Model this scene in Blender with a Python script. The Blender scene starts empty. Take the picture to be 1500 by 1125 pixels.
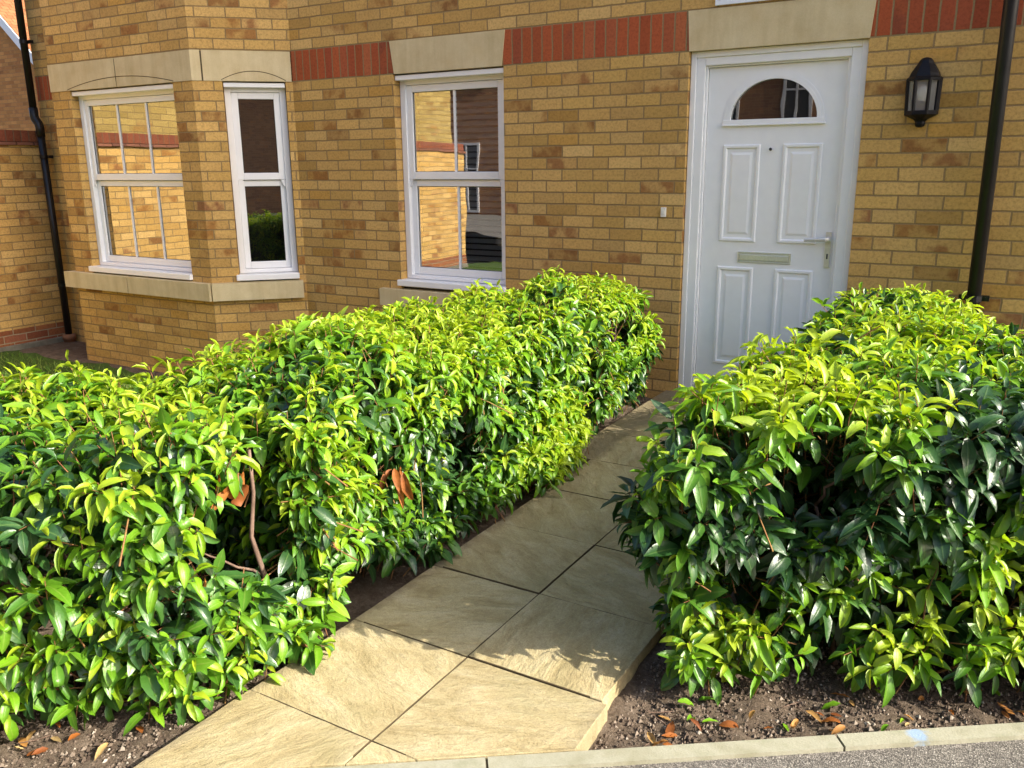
import bpy, math, random
import numpy as np
from mathutils import Vector, Matrix
R = math.radians
PI = math.pi
random.seed(7)
rng = np.random.default_rng(11)
sc = bpy.context.scene
COL = sc.collection
H = 2.088          # underside of the lintels above the path

# ------------------------------------------------------------------ mesh helper
class MB:
    def __init__(s):
        s.v = []; s.f = []; s.m = []; s.uv = []
    def face(s, pts, m=0, uv=None):
        i = len(s.v); s.v += [tuple(p) for p in pts]
        s.f.append(tuple(range(i, i + len(pts)))); s.m.append(m)
        s.uv.append(uv if uv else [(p[0], p[2]) for p in pts])
        return s
    def quad(s, p, U, V, w, h, u0=0.0, v0=0.0, m=0):
        p = Vector(p); U = Vector(U); V = Vector(V)
        return s.face([p, p + U*w, p + U*w + V*h, p + V*h], m,
                      [(u0, v0), (u0+w, v0), (u0+w, v0+h), (u0, v0+h)])
    def box(s, x0, x1, y0, y1, z0, z1, m=0):
        a = [(x0,y0,z0),(x1,y0,z0),(x1,y1,z0),(x0,y1,z0),(x0,y0,z1),(x1,y0,z1),(x1,y1,z1),(x0,y1,z1)]
        i = len(s.v); s.v += a
        for q in ((0,1,5,4),(1,2,6,5),(2,3,7,6),(3,0,4,7),(4,5,6,7),(3,2,1,0)):
            s.f.append(tuple(i+k for k in q)); s.m.append(m)
            n = q in ((1,2,6,5),(3,0,4,7))
            top = q in ((4,5,6,7),(3,2,1,0))
            s.uv.append([((a[k][1] if n else a[k][0]), (a[k][1] if top else a[k][2])) for k in q])
        return s
    def ring(s, x0, x1, z0, z1, y0, y1, l, r=None, b=None, t=None, m=0):
        r = l if r is None else r; b = l if b is None else b; t = l if t is None else t
        s.box(x0, x0+l, y0, y1, z0, z1, m); s.box(x1-r, x1, y0, y1, z0, z1, m)
        if b: s.box(x0+l, x1-r, y0, y1, z0, z0+b, m)
        if t: s.box(x0+l, x1-r, y0, y1, z1-t, z1, m)
        return s
    def prism(s, poly, z0, z1, m=0, cap=True):
        """poly: counter-clockwise xy outline"""
        n = len(poly); u = 0
        for i in range(n):
            a = poly[i]; b = poly[(i+1) % n]; L = math.dist(a, b)
            s.face([(a[0],a[1],z0),(b[0],b[1],z0),(b[0],b[1],z1),(a[0],a[1],z1)], m,
                   [(u,z0-H),(u+L,z0-H),(u+L,z1-H),(u,z1-H)]); u += L
        if cap:
            s.face([(p[0],p[1],z1) for p in poly], m, [(p[0],p[1]) for p in poly])
            s.face([(p[0],p[1],z0) for p in reversed(poly)], m, [(p[0],p[1]) for p in reversed(poly)])
        return s
    def tube(s, pts, rad, n=10, m=0, cap=True):
        pts = [Vector(p) for p in pts]
        rad = rad if isinstance(rad, (list, tuple)) else [rad]*len(pts)
        base = len(s.v); prev = None
        for k, p in enumerate(pts):
            d = (pts[min(k+1, len(pts)-1)] - pts[max(k-1, 0)]).normalized()
            if prev is None:
                a = d.orthogonal().normalized()
            else:
                a = (prev - d*prev.dot(d)).normalized()
            prev = a; b = d.cross(a)
            for j in range(n):
                t = 2*PI*j/n
                s.v.append(tuple(p + (a*math.cos(t) + b*math.sin(t))*rad[k]))
        for k in range(len(pts)-1):
            for j in range(n):
                q = (base+k*n+j, base+k*n+(j+1) % n, base+(k+1)*n+(j+1) % n, base+(k+1)*n+j)
                s.f.append(q); s.m.append(m); s.uv.append([(0,0)]*4)
        if cap:
            s.f.append(tuple(base+j for j in reversed(range(n)))); s.m.append(m); s.uv.append([(0,0)]*n)
            e = base+(len(pts)-1)*n
            s.f.append(tuple(e+j for j in range(n))); s.m.append(m); s.uv.append([(0,0)]*n)
        return s
    def lathe(s, prof, c, n=16, m=0, a0=0, a1=2*PI):
        """prof: list of (radius, z); about vertical axis at c"""
        closed = abs(a1-a0-2*PI) < 1e-6
        cols = n if closed else n+1
        base = len(s.v)
        for r, z in prof:
            for j in range(cols):
                t = a0+(a1-a0)*j/n
                s.v.append((c[0]+r*math.cos(t), c[1]+r*math.sin(t), c[2]+z))
        for k in range(len(prof)-1):
            for j in range(n):
                j2 = (j+1) % cols
                s.f.append((base+k*cols+j, base+k*cols+j2, base+(k+1)*cols+j2, base+(k+1)*cols+j))
                s.m.append(m); s.uv.append([(0,0)]*4)
        return s
    def build(s, name, mats, parent=None, smooth=False, bevel=0):
        me = bpy.data.meshes.new(name)
        me.from_pydata(s.v, [], s.f)
        uvl = me.uv_layers.new(name='UVMap')
        flat = [c for f in s.uv for uv in f for c in uv]
        uvl.data.foreach_set('uv', flat)
        mats = mats if isinstance(mats, (list, tuple)) else [mats]
        for m in mats: me.materials.append(m)
        me.polygons.foreach_set('material_index', s.m)
        if smooth: me.polygons.foreach_set('use_smooth', [True]*len(s.f))
        me.update()
        o = bpy.data.objects.new(name, me); COL.objects.link(o)
        if parent: o.parent = parent
        if bevel:
            b = o.modifiers.new('Bevel', 'BEVEL'); b.width = bevel; b.segments = 2; b.limit_method = 'ANGLE'
        return o

def tag(o, label=None, cat=None, group=None, kind=None):
    if label: o['label'] = label
    if cat: o['category'] = cat
    if group: o['group'] = group
    if kind: o['kind'] = kind
    return o
def empty(name, loc=(0,0,0)):
    o = bpy.data.objects.new(name, None); COL.objects.link(o); o.location = loc; o.empty_display_size = .2
    return o

# ------------------------------------------------------------------ materials
class NT:
    def __init__(s, name):
        s.mat = bpy.data.materials.new(name); s.mat.use_nodes = True
        s.t = s.mat.node_tree; s.t.nodes.clear()
        s.out = s.t.nodes.new('ShaderNodeOutputMaterial')
    def n(s, typ, **kw):
        nd = s.t.nodes.new('ShaderNode'+typ)
        for k, v in kw.items(): setattr(nd, k, v)
        return nd
    def link(s, a, b): s.t.links.new(a, b)
    def put(s, sock, val):
        if isinstance(val, bpy.types.NodeSocket): s.link(val, sock)
        elif val is not None: sock.default_value = val
    def math(s, op, a, b=None, c=None, clamp=False):
        nd = s.n('Math', operation=op, use_clamp=clamp)
        s.put(nd.inputs[0], a)
        if b is not None: s.put(nd.inputs[1], b)
        if c is not None: s.put(nd.inputs[2], c)
        return nd.outputs[0]
    def mix(s, fac, a, b, blend='MIX'):
        nd = s.n('Mix', data_type='RGBA', blend_type=blend)
        s.put(nd.inputs[0], fac); s.put(nd.inputs[6], a); s.put(nd.inputs[7], b)
        return nd.outputs[2]
    def rng(s, v, a, b, c=0.0, d=1.0, smooth=False):
        nd = s.n('MapRange'); nd.interpolation_type = 'SMOOTHSTEP' if smooth else 'LINEAR'
        s.put(nd.inputs[0], v); nd.inputs[1].default_value = a; nd.inputs[2].default_value = b
        nd.inputs[3].default_value = c; nd.inputs[4].default_value = d
        return nd.outputs[0]
    def noise(s, vec, scale, detail=4, rough=.55, dist=0):
        nd = s.n('TexNoise'); s.put(nd.inputs['Vector'], vec)
        nd.inputs['Scale'].default_value = scale; nd.inputs['Detail'].default_value = detail
        nd.inputs['Roughness'].default_value = rough; nd.inputs['Distortion'].default_value = dist
        return nd
    def ramp(s, fac, stops, interp='LINEAR'):
        nd = s.n('ValToRGB'); cr = nd.color_ramp; cr.interpolation = interp
        while len(cr.elements) < len(stops): cr.elements.new(.5)
        for e, (p, c) in zip(cr.elements, stops): e.position = p; e.color = (*c, 1)
        s.put(nd.inputs[0], fac); return nd.outputs[0]
    def bump(s, h, strength, dist=.01):
        nd = s.n('Bump'); nd.inputs['Strength'].default_value = strength; nd.inputs['Distance'].default_value = dist
        s.put(nd.inputs['Height'], h); return nd.outputs[0]
    def bsdf(s, col, rough=.8, spec=.5, normal=None, metal=0, coat=0):
        nd = s.n('BsdfPrincipled')
        s.put(nd.inputs['Base Color'], col if isinstance(col, bpy.types.NodeSocket) else (*col, 1))
        s.put(nd.inputs['Roughness'], rough); nd.inputs['Metallic'].default_value = metal
        nd.inputs['Specular IOR Level'].default_value = spec
        nd.inputs['Coat Weight'].default_value = coat
        if normal is not None: s.link(normal, nd.inputs['Normal'])
        return nd.outputs[0]
    def done(s, shader):
        s.link(shader, s.out.inputs[0]); return s.mat
    def obj(s): return s.n('TexCoord').outputs['Object']
    def geo(s): return s.n('NewGeometry').outputs['Position']
    def uv(s): return s.n('TexCoord').outputs['UV']

def brick_mat(name, bw, bh, stagger, cols, mortar, burnt, burnt_amt=.8, mort=.0048, seed=0.0):
    T = NT(name)
    sep = T.n('SeparateXYZ'); T.link(T.uv(), sep.inputs[0])
    geo = T.geo()
    wob = T.noise(geo, 9, 3).outputs[0]; wob2 = T.noise(geo, 7.3, 2).outputs[0]
    u = T.math('ADD', sep.outputs[0], T.math('MULTIPLY', T.math('SUBTRACT', wob, .5), .010))
    v = T.math('ADD', sep.outputs[1], T.math('MULTIPLY', T.math('SUBTRACT', wob2, .5), .008))
    vr = T.math('DIVIDE', v, bh); row = T.math('FLOOR', vr)
    par = T.math('ABSOLUTE', T.math('MODULO', row, 2.0))
    # small per-course shift so that perpends do not line up like a grid
    rn = T.n('TexWhiteNoise', noise_dimensions='1D'); T.link(T.math('ADD', row, .37+seed), rn.inputs['W'])
    sh = T.math('MULTIPLY', T.math('SUBTRACT', rn.outputs[0], .5), .10 if stagger else 0.0)
    uu = T.math('ADD', T.math('ADD', T.math('DIVIDE', u, bw), T.math('MULTIPLY', par, stagger)), sh)
    col = T.math('FLOOR', uu)
    fu = T.math('MULTIPLY', T.math('SUBTRACT', uu, col), bw)
    fv = T.math('MULTIPLY', T.math('SUBTRACT', vr, row), bh)
    d = T.math('MINIMUM', T.math('MINIMUM', fu, T.math('SUBTRACT', bw, fu)),
               T.math('MINIMUM', fv, T.math('SUBTRACT', bh, fv)))
    nf = T.noise(geo, 160, 4, .7).outputs[0]
    d = T.math('ADD', d, T.math('MULTIPLY', T.math('SUBTRACT', nf, .5), .0065))
    mask = T.rng(d, mort-.0016, mort+.0016, 0, 1, True)
    idv = T.n('CombineXYZ'); T.link(col, idv.inputs[0]); T.link(row, idv.inputs[1]); idv.inputs[2].default_value = seed
    wn = T.n('TexWhiteNoise', noise_dimensions='3D'); T.link(idv.outputs[0], wn.inputs['Vector'])
    wsep = T.n('SeparateColor'); T.link(wn.outputs['Color'], wsep.inputs[0])
    base = T.ramp(wsep.outputs[0], cols)
    # fire marks: a patch inside some bricks
    patch = T.noise(geo, 8.5, 2, .5).outputs[0]
    pk = T.math('MULTIPLY', T.rng(T.math('ADD', wsep.outputs[1], T.math('MULTIPLY', T.math('SUBTRACT', T.noise(geo, 1.9, 2, .5).outputs[0], .5), .9)), .84, .90), T.rng(patch, .40, .60, .25, 1, True))
    base = T.mix(T.math('MULTIPLY', pk, burnt_amt), base, T.ramp(wsep.outputs[2], burnt))
    gr = T.noise(geo, 60, 5, .7).outputs[0]
    base = T.mix(.9, base, T.ramp(gr, [(.3, (.66,.62,.56)), (.52, (1.02,1.02,1.0)), (.75, (1.2,1.17,1.08))]), 'MULTIPLY')
    base = T.mix(.8, base, T.ramp(wsep.outputs[2], [(0, (.78,.76,.74)), (.5, (1,1,1)), (1, (1.15,1.16,1.2))]), 'MULTIPLY')
    drt = T.noise(geo, 3.4, 6, .7).outputs[0]
    base = T.mix(T.rng(drt, .55, .75, 0, .25), base, T.mix(1, base, (.55,.50,.42,1), 'MULTIPLY'))
    sp = T.noise(geo, 420, 2, .6).outputs[0]
    base = T.mix(T.rng(sp, .60, .68, 0, .6), base, (.10,.055,.03,1))
    big = T.noise(geo, 1.1, 3).outputs[0]
    base = T.mix(.5, base, T.ramp(big, [(.3, (.84,.82,.80)), (.6, (1.03,1.03,1.0))]), 'MULTIPLY')
    mc = T.mix(T.rng(nf, .35, .65), (*[c*.8 for c in mortar], 1), (*[c*1.15 for c in mortar], 1))
    c = T.mix(mask, mc, base)
    hgt = T.math('ADD', mask, T.math('MULTIPLY', gr, .25))
    hgt = T.math('ADD', hgt, T.math('MULTIPLY', wsep.outputs[2], .25))
    nrm = T.bump(hgt, .65, .005)
    return T.done(T.bsdf(c, .86, .3, nrm))

BUFF = [(0, (.52,.325,.095)), (.25, (.59,.372,.126)), (.5, (.55,.337,.104)), (.72, (.62,.41,.155)), (.9, (.49,.28,.068)), (1, (.58,.385,.138))]
BURNT = [(0, (.25,.105,.034)), (.5, (.33,.145,.036)), (1, (.22,.085,.04))]
RED = [(0, (.35,.075,.026)), (.35, (.43,.105,.036)), (.7, (.30,.062,.026)), (1, (.47,.14,.055))]
M = {}
M['brick'] = brick_mat('buff_brick', .225, .075, .5, BUFF, (.28,.187,.080), BURNT, .85)
M['coping'] = brick_mat('brown_red_coping_brick', .075, .225, 0, [(0,(.20,.055,.03)),(1,(.26,.08,.038))], (.16,.10,.06), BURNT, .5, seed=7.0)
M['brick_far'] = brick_mat('yellow_brick', .225, .075, .5, [(0,(.36,.26,.085)),(.5,(.42,.31,.105)),(1,(.33,.235,.07))], (.26,.18,.07), BURNT, .5, seed=3.0)
M['soldier'] = brick_mat('red_soldier_brick', .075, .225, 0, RED, (.27,.19,.09), [(0,(.20,.05,.03)),(1,(.27,.10,.06))], .6, seed=5.0)
RB = [(0,(.26,.085,.032)),(.5,(.31,.115,.042)),(1,(.22,.065,.03))]
M['redcourse'] = brick_mat('red_course_brick', .225, .075, .5, RB, (.32,.25,.15), [(0,(.20,.05,.03)),(1,(.27,.10,.06))], .6, seed=6.0)
M['brown_brick'] = brick_mat('brown_brick', .225, .075, .5, [(0,(.19,.095,.05)),(.5,(.25,.13,.065)),(1,(.16,.075,.045))], (.23,.15,.09), BURNT, .6, seed=8.0)
M['orange_brick'] = brick_mat('orange_brick', .225, .075, .5, [(0,(.52,.23,.065)),(.5,(.60,.28,.08)),(1,(.47,.19,.055))], (.40,.20,.075), BURNT, .5, seed=9.0)

def stone_mat(name, c0, c1, scale=6, bump=.25, spec=.3):
    T = NT(name); g = T.geo()
    a = T.noise(g, scale, 6, .6).outputs[0]; b = T.noise(g, 180, 3, .7).outputs[0]
    c = T.ramp(a, [(.3, c0), (.7, c1)])
    c = T.mix(.5, c, T.ramp(b, [(.3, (.82,.81,.78)), (.6, (1,1,1))]), 'MULTIPLY')
    # run-off streaks, longer down than across
    mp = T.n('Mapping'); T.link(g, mp.inputs[0]); mp.inputs['Scale'].default_value = (1,1,.12)
    st = T.noise(mp.outputs[0], 14, 4, .6).outputs[0]
    c = T.mix(.45, c, T.ramp(st, [(.35, (.76,.73,.66)), (.6, (1,1,1))]), 'MULTIPLY')
    return T.done(T.bsdf(c, .85, spec, T.bump(b, bump, .004)))
M['stone'] = stone_mat('cast_stone', (.60,.48,.265), (.70,.59,.36))
M['concrete'] = stone_mat('grey_concrete', (.13,.12,.085), (.24,.22,.17), 9, .6)

def plain(name, col, rough=.5, spec=.5, metal=0, var=.06, bump=0, scale=30, coat=0):
    T = NT(name); g = T.geo()
    a = T.noise(g, scale, 4, .6).outputs[0]
    c = T.mix(1, (*col, 1), T.ramp(a, [(.3, (1-var,)*3), (.7, (1+var*.3,)*3)]), 'MULTIPLY')
    n = T.bump(a, bump, .003) if bump else None
    r = T.rng(a, .3, .7, rough*.88, min(1, rough*1.12))
    return T.done(T.bsdf(c, r, spec, n, metal, coat))
M['upvc'] = plain('white_upvc', (.88,.88,.87), .32, .5, var=.035, scale=5)
M['door_white'] = plain('white_door', (.87,.88,.875), .38, .5, var=.035, bump=.03, scale=12)
M['gasket'] = plain('dark_gasket_and_gap', (.03,.03,.03), .6)
M['black_plastic'] = plain('black_plastic', (.010,.010,.011), .36, .35, var=.3, scale=14)
M['black_metal'] = plain('black_paint', (.006,.006,.008), .45, .22, var=.2, bump=.1, scale=60)
M['steel'] = plain('brushed_steel', (.74,.74,.69), .36, .5, .55, var=.10, scale=90)
M['white_plastic'] = plain('white_plastic', (.78,.76,.70), .4)
M['panel_white'] = plain('white_panel', (.80,.85,.90), .4)
M['clay'] = plain('clay_collar', (.26,.13,.07), .8, .3, var=.2)
M['render'] = plain('unlit_room_dark', (.05,.045,.04), .9, .1)  # near-black colour stands in for the unlit room behind the glass
M['blind'] = plain('blind_slats', (.55,.53,.50), .5, .3)
M['opal'] = plain('lamp_bulb', (.85,.85,.82), .2, .5)
M['groove'] = plain('stone_joint', (.10,.075,.042), .95, .1)
M['window_paint'] = plain('window_paint', (.45,.45,.46), .5)
M['white_far'] = plain('white_paint', (.78,.78,.78), .5)

def glass_mat(name, refl, tint=(.75,.78,.78), wave=.0015):
    T = NT(name); g = T.geo()
    nz = T.noise(g, 2.2, 2, .4).outputs[0]
    b = T.n('Bump'); b.inputs['Strength'].default_value = .25; b.inputs['Distance'].default_value = wave*3
    T.link(nz, b.inputs['Height'])
    gl = T.n('BsdfGlossy'); gl.inputs['Roughness'].default_value = .006; gl.inputs['Color'].default_value = (.98,.98,.97,1)
    T.link(b.outputs[0], gl.inputs['Normal'])
    tr = T.n('BsdfTransparent'); tr.inputs['Color'].default_value = (*tint, 1)
    fr = T.n('Fresnel'); fr.inputs['IOR'].default_value = 1.5
    f = T.rng(fr.outputs[0], .04, .6, refl, .95)
    mx = T.n('MixShader'); T.link(f, mx.inputs[0]); T.link(tr.outputs[0], mx.inputs[1]); T.link(gl.outputs[0], mx.inputs[2])
    return T.done(mx.outputs[0])
M['glass'] = glass_mat('window_glass', .38)
M['glass_dim'] = glass_mat('tinted_window_glass', .21)
def milky():
    T = NT('lantern_glass'); d = T.n('BsdfDiffuse'); d.inputs['Color'].default_value = (.75,.74,.68,1)
    tl = T.n('BsdfTranslucent'); tl.inputs['Color'].default_value = (.8,.79,.72,1)
    gl = T.n('BsdfGlossy'); gl.inputs['Roughness'].default_value = .05
    tr = T.n('BsdfTransparent'); a = T.n('MixShader'); a.inputs[0].default_value = .5; T.link(d.outputs[0], a.inputs[1]); T.link(tl.outputs[0], a.inputs[2])
    b = T.n('MixShader'); b.inputs[0].default_value = .42; T.link(tr.outputs[0], b.inputs[1]); T.link(a.outputs[0], b.inputs[2])
    c = T.n('MixShader'); c.inputs[0].default_value = .10; T.link(b.outputs[0], c.inputs[1]); T.link(gl.outputs[0], c.inputs[2])
    return T.done(c.outputs[0])
M['lamp_glass'] = milky()

def slab_mat():
    T = NT('riven_slab'); g = T.geo()
    oi = T.n('UVMap'); sep = T.n('SeparateXYZ'); T.link(oi.outputs[0], sep.inputs[0])  # per-slab id and grain angle
    ang = T.math('MULTIPLY', sep.outputs[0], 6.283)
    vr = T.n('VectorRotate', rotation_type='Z_AXIS'); T.link(g, vr.inputs['Vector']); T.link(ang, vr.inputs['Angle'])
    off = T.n('VectorMath', operation='ADD'); T.link(vr.outputs[0], off.inputs[0])
    cx = T.n('CombineXYZ'); T.link(T.math('MULTIPLY', sep.outputs[0], 31.7), cx.inputs[0]); T.link(T.math('MULTIPLY', sep.outputs[1], 17.3), cx.inputs[1])
    T.link(cx.outputs[0], off.inputs[1])
    mp = T.n('Mapping'); T.link(off.outputs[0], mp.inputs[0]); mp.inputs['Scale'].default_value = (1, 2.6, 1)
    rv = T.noise(mp.outputs[0], 4.6, 8, .64, .55).outputs[0]
    rv2 = T.noise(mp.outputs[0], 24, 7, .72, .25).outputs[0]
    gr = T.noise(g, 240, 3, .7).outputs[0]
    ledge = T.math('SNAP', rv, .09)
    c = T.ramp(T.math('ADD', T.math('MULTIPLY', rv, .7), T.math('MULTIPLY', rv2, .3)), [(.32, (.30,.235,.115)), (.46, (.43,.355,.195)), (.56,(.50,.425,.255)), (.68, (.545,.48,.32))])
    c = T.mix(1, c, T.ramp(sep.outputs[1], [(0, (.9,.89,.86)), (1, (1.06,1.05,1.02))]), 'MULTIPLY')
    c = T.mix(.6, c, T.ramp(gr, [(.34, (.58,.56,.52)), (.56, (1,1,1)), (.7, (1.12,1.11,1.08))]), 'MULTIPLY')
    vo = T.n('TexVoronoi'); T.link(g, vo.inputs['Vector']); vo.inputs['Scale'].default_value = 26
    dk = T.noise(g, 3.2, 4, .6).outputs[0]
    pits = T.math('MULTIPLY', T.rng(vo.outputs['Distance'], .05, .16, 1, 0), T.rng(dk, .5, .65))
    c = T.mix(T.math('MULTIPLY', pits, .45), c, (.10,.085,.05,1))
    c = T.mix(T.rng(dk, .52, .72, 0, .45), c, (.27,.245,.12,1))
    md = T.noise(g, 38, 5, .7).outputs[0]
    c = T.mix(T.rng(md, .50, .70, 0, .40), c, (.25,.20,.115,1))
    gx_ = T.n('SeparateXYZ'); T.link(g, gx_.inputs[0])                 # soil trodden and washed on to the planted edges
    dl = T.math('ADD', T.math('SUBTRACT', gx_.outputs[0], .088), T.math('MULTIPLY', T.math('SUBTRACT', T.noise(g, 7, 6, .7).outputs[0], .5), .16))
    c = T.mix(T.rng(dl, -.01, .045, .62, 0), c, (.12,.095,.065,1))
    dr = T.math('ADD', T.math('SUBTRACT', .988, gx_.outputs[0]), T.math('MULTIPLY', T.math('SUBTRACT', T.noise(g, 6.2, 6, .7).outputs[0], .5), .16))
    c = T.mix(T.rng(dr, -.06, .03, .5, 0), c, (.14,.115,.08,1))
    h = T.math('ADD', T.math('MULTIPLY', rv, 1.2), T.math('ADD', T.math('MULTIPLY', ledge, 1.1), T.math('MULTIPLY', rv2, .35)))
    h = T.math('ADD', h, T.math('MULTIPLY', gr, .22))
    return T.done(T.bsdf(c, .82, .3, T.bump(h, .85, .012)))
M['slab'] = slab_mat()

def soil_mat():
    T = NT('soil'); g = T.geo()
    a = T.noise(g, 14, 8, .7).outputs[0]; b = T.noise(g, 90, 6, .75).outputs[0]
    v = T.n('TexVoronoi'); T.link(g, v.inputs['Vector']); v.inputs['Scale'].default_value = 70
    c = T.ramp(a, [(.3, (.10,.073,.052)), (.55, (.175,.135,.10)), (.75, (.25,.20,.155))])
    c = T.mix(.8, c, T.ramp(b, [(.3, (.55,.52,.5)), (.6, (1.1,1.08,1.05))]), 'MULTIPLY')
    c = T.mix(T.rng(v.outputs['Distance'], .12, .2, .4, 0), c, (.34,.29,.235,1))
    h = T.math('ADD', T.math('MULTIPLY', a, .7), T.math('MULTIPLY', b, .5))
    return T.done(T.bsdf(c, .95, .15, T.bump(h, 1, .03)))
M['soil'] = soil_mat()

def asphalt_mat():
    T = NT('asphalt'); g = T.geo()
    v = T.n('TexVoronoi'); T.link(g, v.inputs['Vector']); v.inputs['Scale'].default_value = 230
    cs = T.n('SeparateColor'); T.link(v.outputs['Color'], cs.inputs[0])
    c = T.ramp(cs.outputs[0], [(0, (.10,.092,.082)), (.5, (.175,.160,.140)), (.85, (.24,.22,.19)), (1, (.36,.335,.30))])
    c = T.mix(T.rng(v.outputs['Distance'], .45, .75), c, (.075,.068,.06,1))
    a = T.noise(g, 5, 5, .6).outputs[0]
    c = T.mix(.6, c, T.ramp(a, [(.3, (.82,.81,.8)), (.7, (1.1,1.09,1.06))]), 'MULTIPLY')
    h = T.math('SUBTRACT', 1.0, v.outputs['Distance'])
    return T.done(T.bsdf(c, .85, .3, T.bump(h, .6, .004)))
M['asphalt'] = asphalt_mat()

def kerb_mat():
    T = NT('kerb_concrete'); g = T.geo()
    a = T.noise(g, 8, 6, .6).outputs[0]; b = T.noise(g, 200, 4, .7).outputs[0]
    c = T.ramp(a, [(.3, (.24,.23,.15)), (.55, (.335,.325,.245)), (.8, (.21,.215,.13))])
    c = T.mix(.6, c, T.ramp(b, [(.3, (.75,.74,.7)), (.6, (1,1,1))]), 'MULTIPLY')
    # a splash of sky-blue marking paint on one stone
    d = T.n('VectorMath', operation='DISTANCE'); T.link(g, d.inputs[0]); d.inputs[1].default_value = (1.758,-2.985,0)
    dd = T.math('ADD', d.outputs['Value'], T.math('MULTIPLY', T.math('SUBTRACT', T.noise(g, 38, 4, .6).outputs[0], .5), .055))
    c = T.mix(T.rng(dd, .016, .032, .5, 0), c, (.18,.36,.68,1))
    return T.done(T.bsdf(c, .85, .3, T.bump(T.math('ADD', b, a), .4, .004)))
M['kerb'] = kerb_mat()

def tile_mat(name, c0, c1):
    T = NT(name)
    sep = T.n('SeparateXYZ'); T.link(T.uv(), sep.inputs[0])
    r = T.math('DIVIDE', sep.outputs[1], .11); row = T.math('FLOOR', r); f = T.math('SUBTRACT', r, row)
    cu = T.math('DIVIDE', T.math('ADD', sep.outputs[0], T.math('MULTIPLY', T.math('ABSOLUTE', T.math('MODULO', row, 2)), .085)), .17)
    cl = T.math('FLOOR', cu); fu = T.math('SUBTRACT', cu, cl)
    idv = T.n('CombineXYZ'); T.link(cl, idv.inputs[0]); T.link(row, idv.inputs[1])
    wn = T.n('TexWhiteNoise', noise_dimensions='3D'); T.link(idv.outputs[0], wn.inputs['Vector'])
    c = T.ramp(wn.outputs['Value'], [(0, c0), (1, c1)])
    e = T.math('MULTIPLY', T.rng(f, 0, .12), T.rng(T.math('MINIMUM', fu, T.math('SUBTRACT', 1.0, fu)), 0, .04))
    c = T.mix(e, (c0[0]*.35, c0[1]*.35, c0[2]*.35, 1), c)
    h = T.math('ADD', T.math('MULTIPLY', T.math('SUBTRACT', 1.0, f), 1.0), e)
    return T.done(T.bsdf(c, .8, .3, T.bump(h, .8, .02)))
M['tile_orange'] = tile_mat('orange_roof_tile', (.27,.095,.035), (.35,.14,.055))
M['tile_brown'] = tile_mat('brown_roof_tile', (.17,.07,.045), (.25,.105,.06))

def leaf_mat():
    T = NT('laurel_leaf')
    at = T.n('Attribute', attribute_name='tone'); tone = at.outputs['Fac']
    ar = T.n('Attribute', attribute_name='edge'); edge = ar.outputs['Fac']     # 0 on the midrib, 1 on the margin
    g = T.geo()
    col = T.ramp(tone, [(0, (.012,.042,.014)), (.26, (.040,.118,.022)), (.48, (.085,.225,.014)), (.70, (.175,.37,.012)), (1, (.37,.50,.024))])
    sp = T.noise(g, 21, 4, .65).outputs[0]
    col = T.mix(T.rng(sp, .69, .76, 0, .75), col, (.20,.12,.025,1))
    nz = T.noise(g, 55, 3, .6).outputs[0]
    col = T.mix(.55, col, T.ramp(nz, [(.3, (.78,.80,.7)), (.65, (1.1,1.08,1.0))]), 'MULTIPLY')
    col = T.mix(T.rng(edge, 0, .13, .45, 0), col, T.mix(tone, (.10,.19,.05,1), (.42,.50,.10,1)))
    rg = T.rng(tone, 0, 1, .33, .45)
    vein = T.noise(g, 130, 2, .5).outputs[0]
    nrm = T.bump(T.math('ADD', vein, T.rng(edge, 0, .2, -.6, 0)), .22, .003)
    p = T.bsdf(col, rg, .62, nrm)
    tl = T.n('BsdfTranslucent'); T.link(T.mix(1, col, (1.25,1.2,.55,1), 'MULTIPLY'), tl.inputs['Color'])
    mx = T.n('MixShader'); T.link(T.rng(tone, .1, .9, .16, .42), mx.inputs[0])
    T.link(p, mx.inputs[1]); T.link(tl.outputs[0], mx.inputs[2])
    return T.done(mx.outputs[0])
M['leaf'] = leaf_mat()
def dead_mat():
    T = NT('dead_leaf'); g = T.geo()
    a = T.noise(g, 35, 4, .6).outputs[0]
    at = T.n('Attribute', attribute_name='tone')
    c = T.ramp(at.outputs['Fac'], [(0, (.20,.065,.02)), (.4, (.40,.14,.03)), (.7, (.44,.24,.07)), (1, (.50,.40,.20))])
    c = T.mix(.7, c, T.ramp(a, [(.3, (.6,.55,.5)), (.6, (1.1,1.05,1))]), 'MULTIPLY')
    p = T.bsdf(c, .6, .3)
    tl = T.n('BsdfTranslucent'); T.link(c, tl.inputs['Color'])
    mx = T.n('MixShader'); mx.inputs[0].default_value = .25; T.link(p, mx.inputs[1]); T.link(tl.outputs[0], mx.inputs[2])
    return T.done(mx.outputs[0])
M['dead'] = dead_mat()
def bark_mat(name, c0, c1):
    T = NT(name); g = T.geo()
    mp = T.n('Mapping'); T.link(g, mp.inputs[0]); mp.inputs['Scale'].default_value = (1,1,.3)
    a = T.noise(mp.outputs[0], 60, 5, .65).outputs[0]
    return T.done(T.bsdf(T.ramp(a, [(.3, c0), (.7, c1)]), .8, .3, T.bump(a, .5, .004)))
M['bark'] = bark_mat('bark', (.085,.05,.035), (.23,.155,.115))
M['twig'] = bark_mat('young_twig', (.16,.055,.03), (.26,.16,.05))
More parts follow.
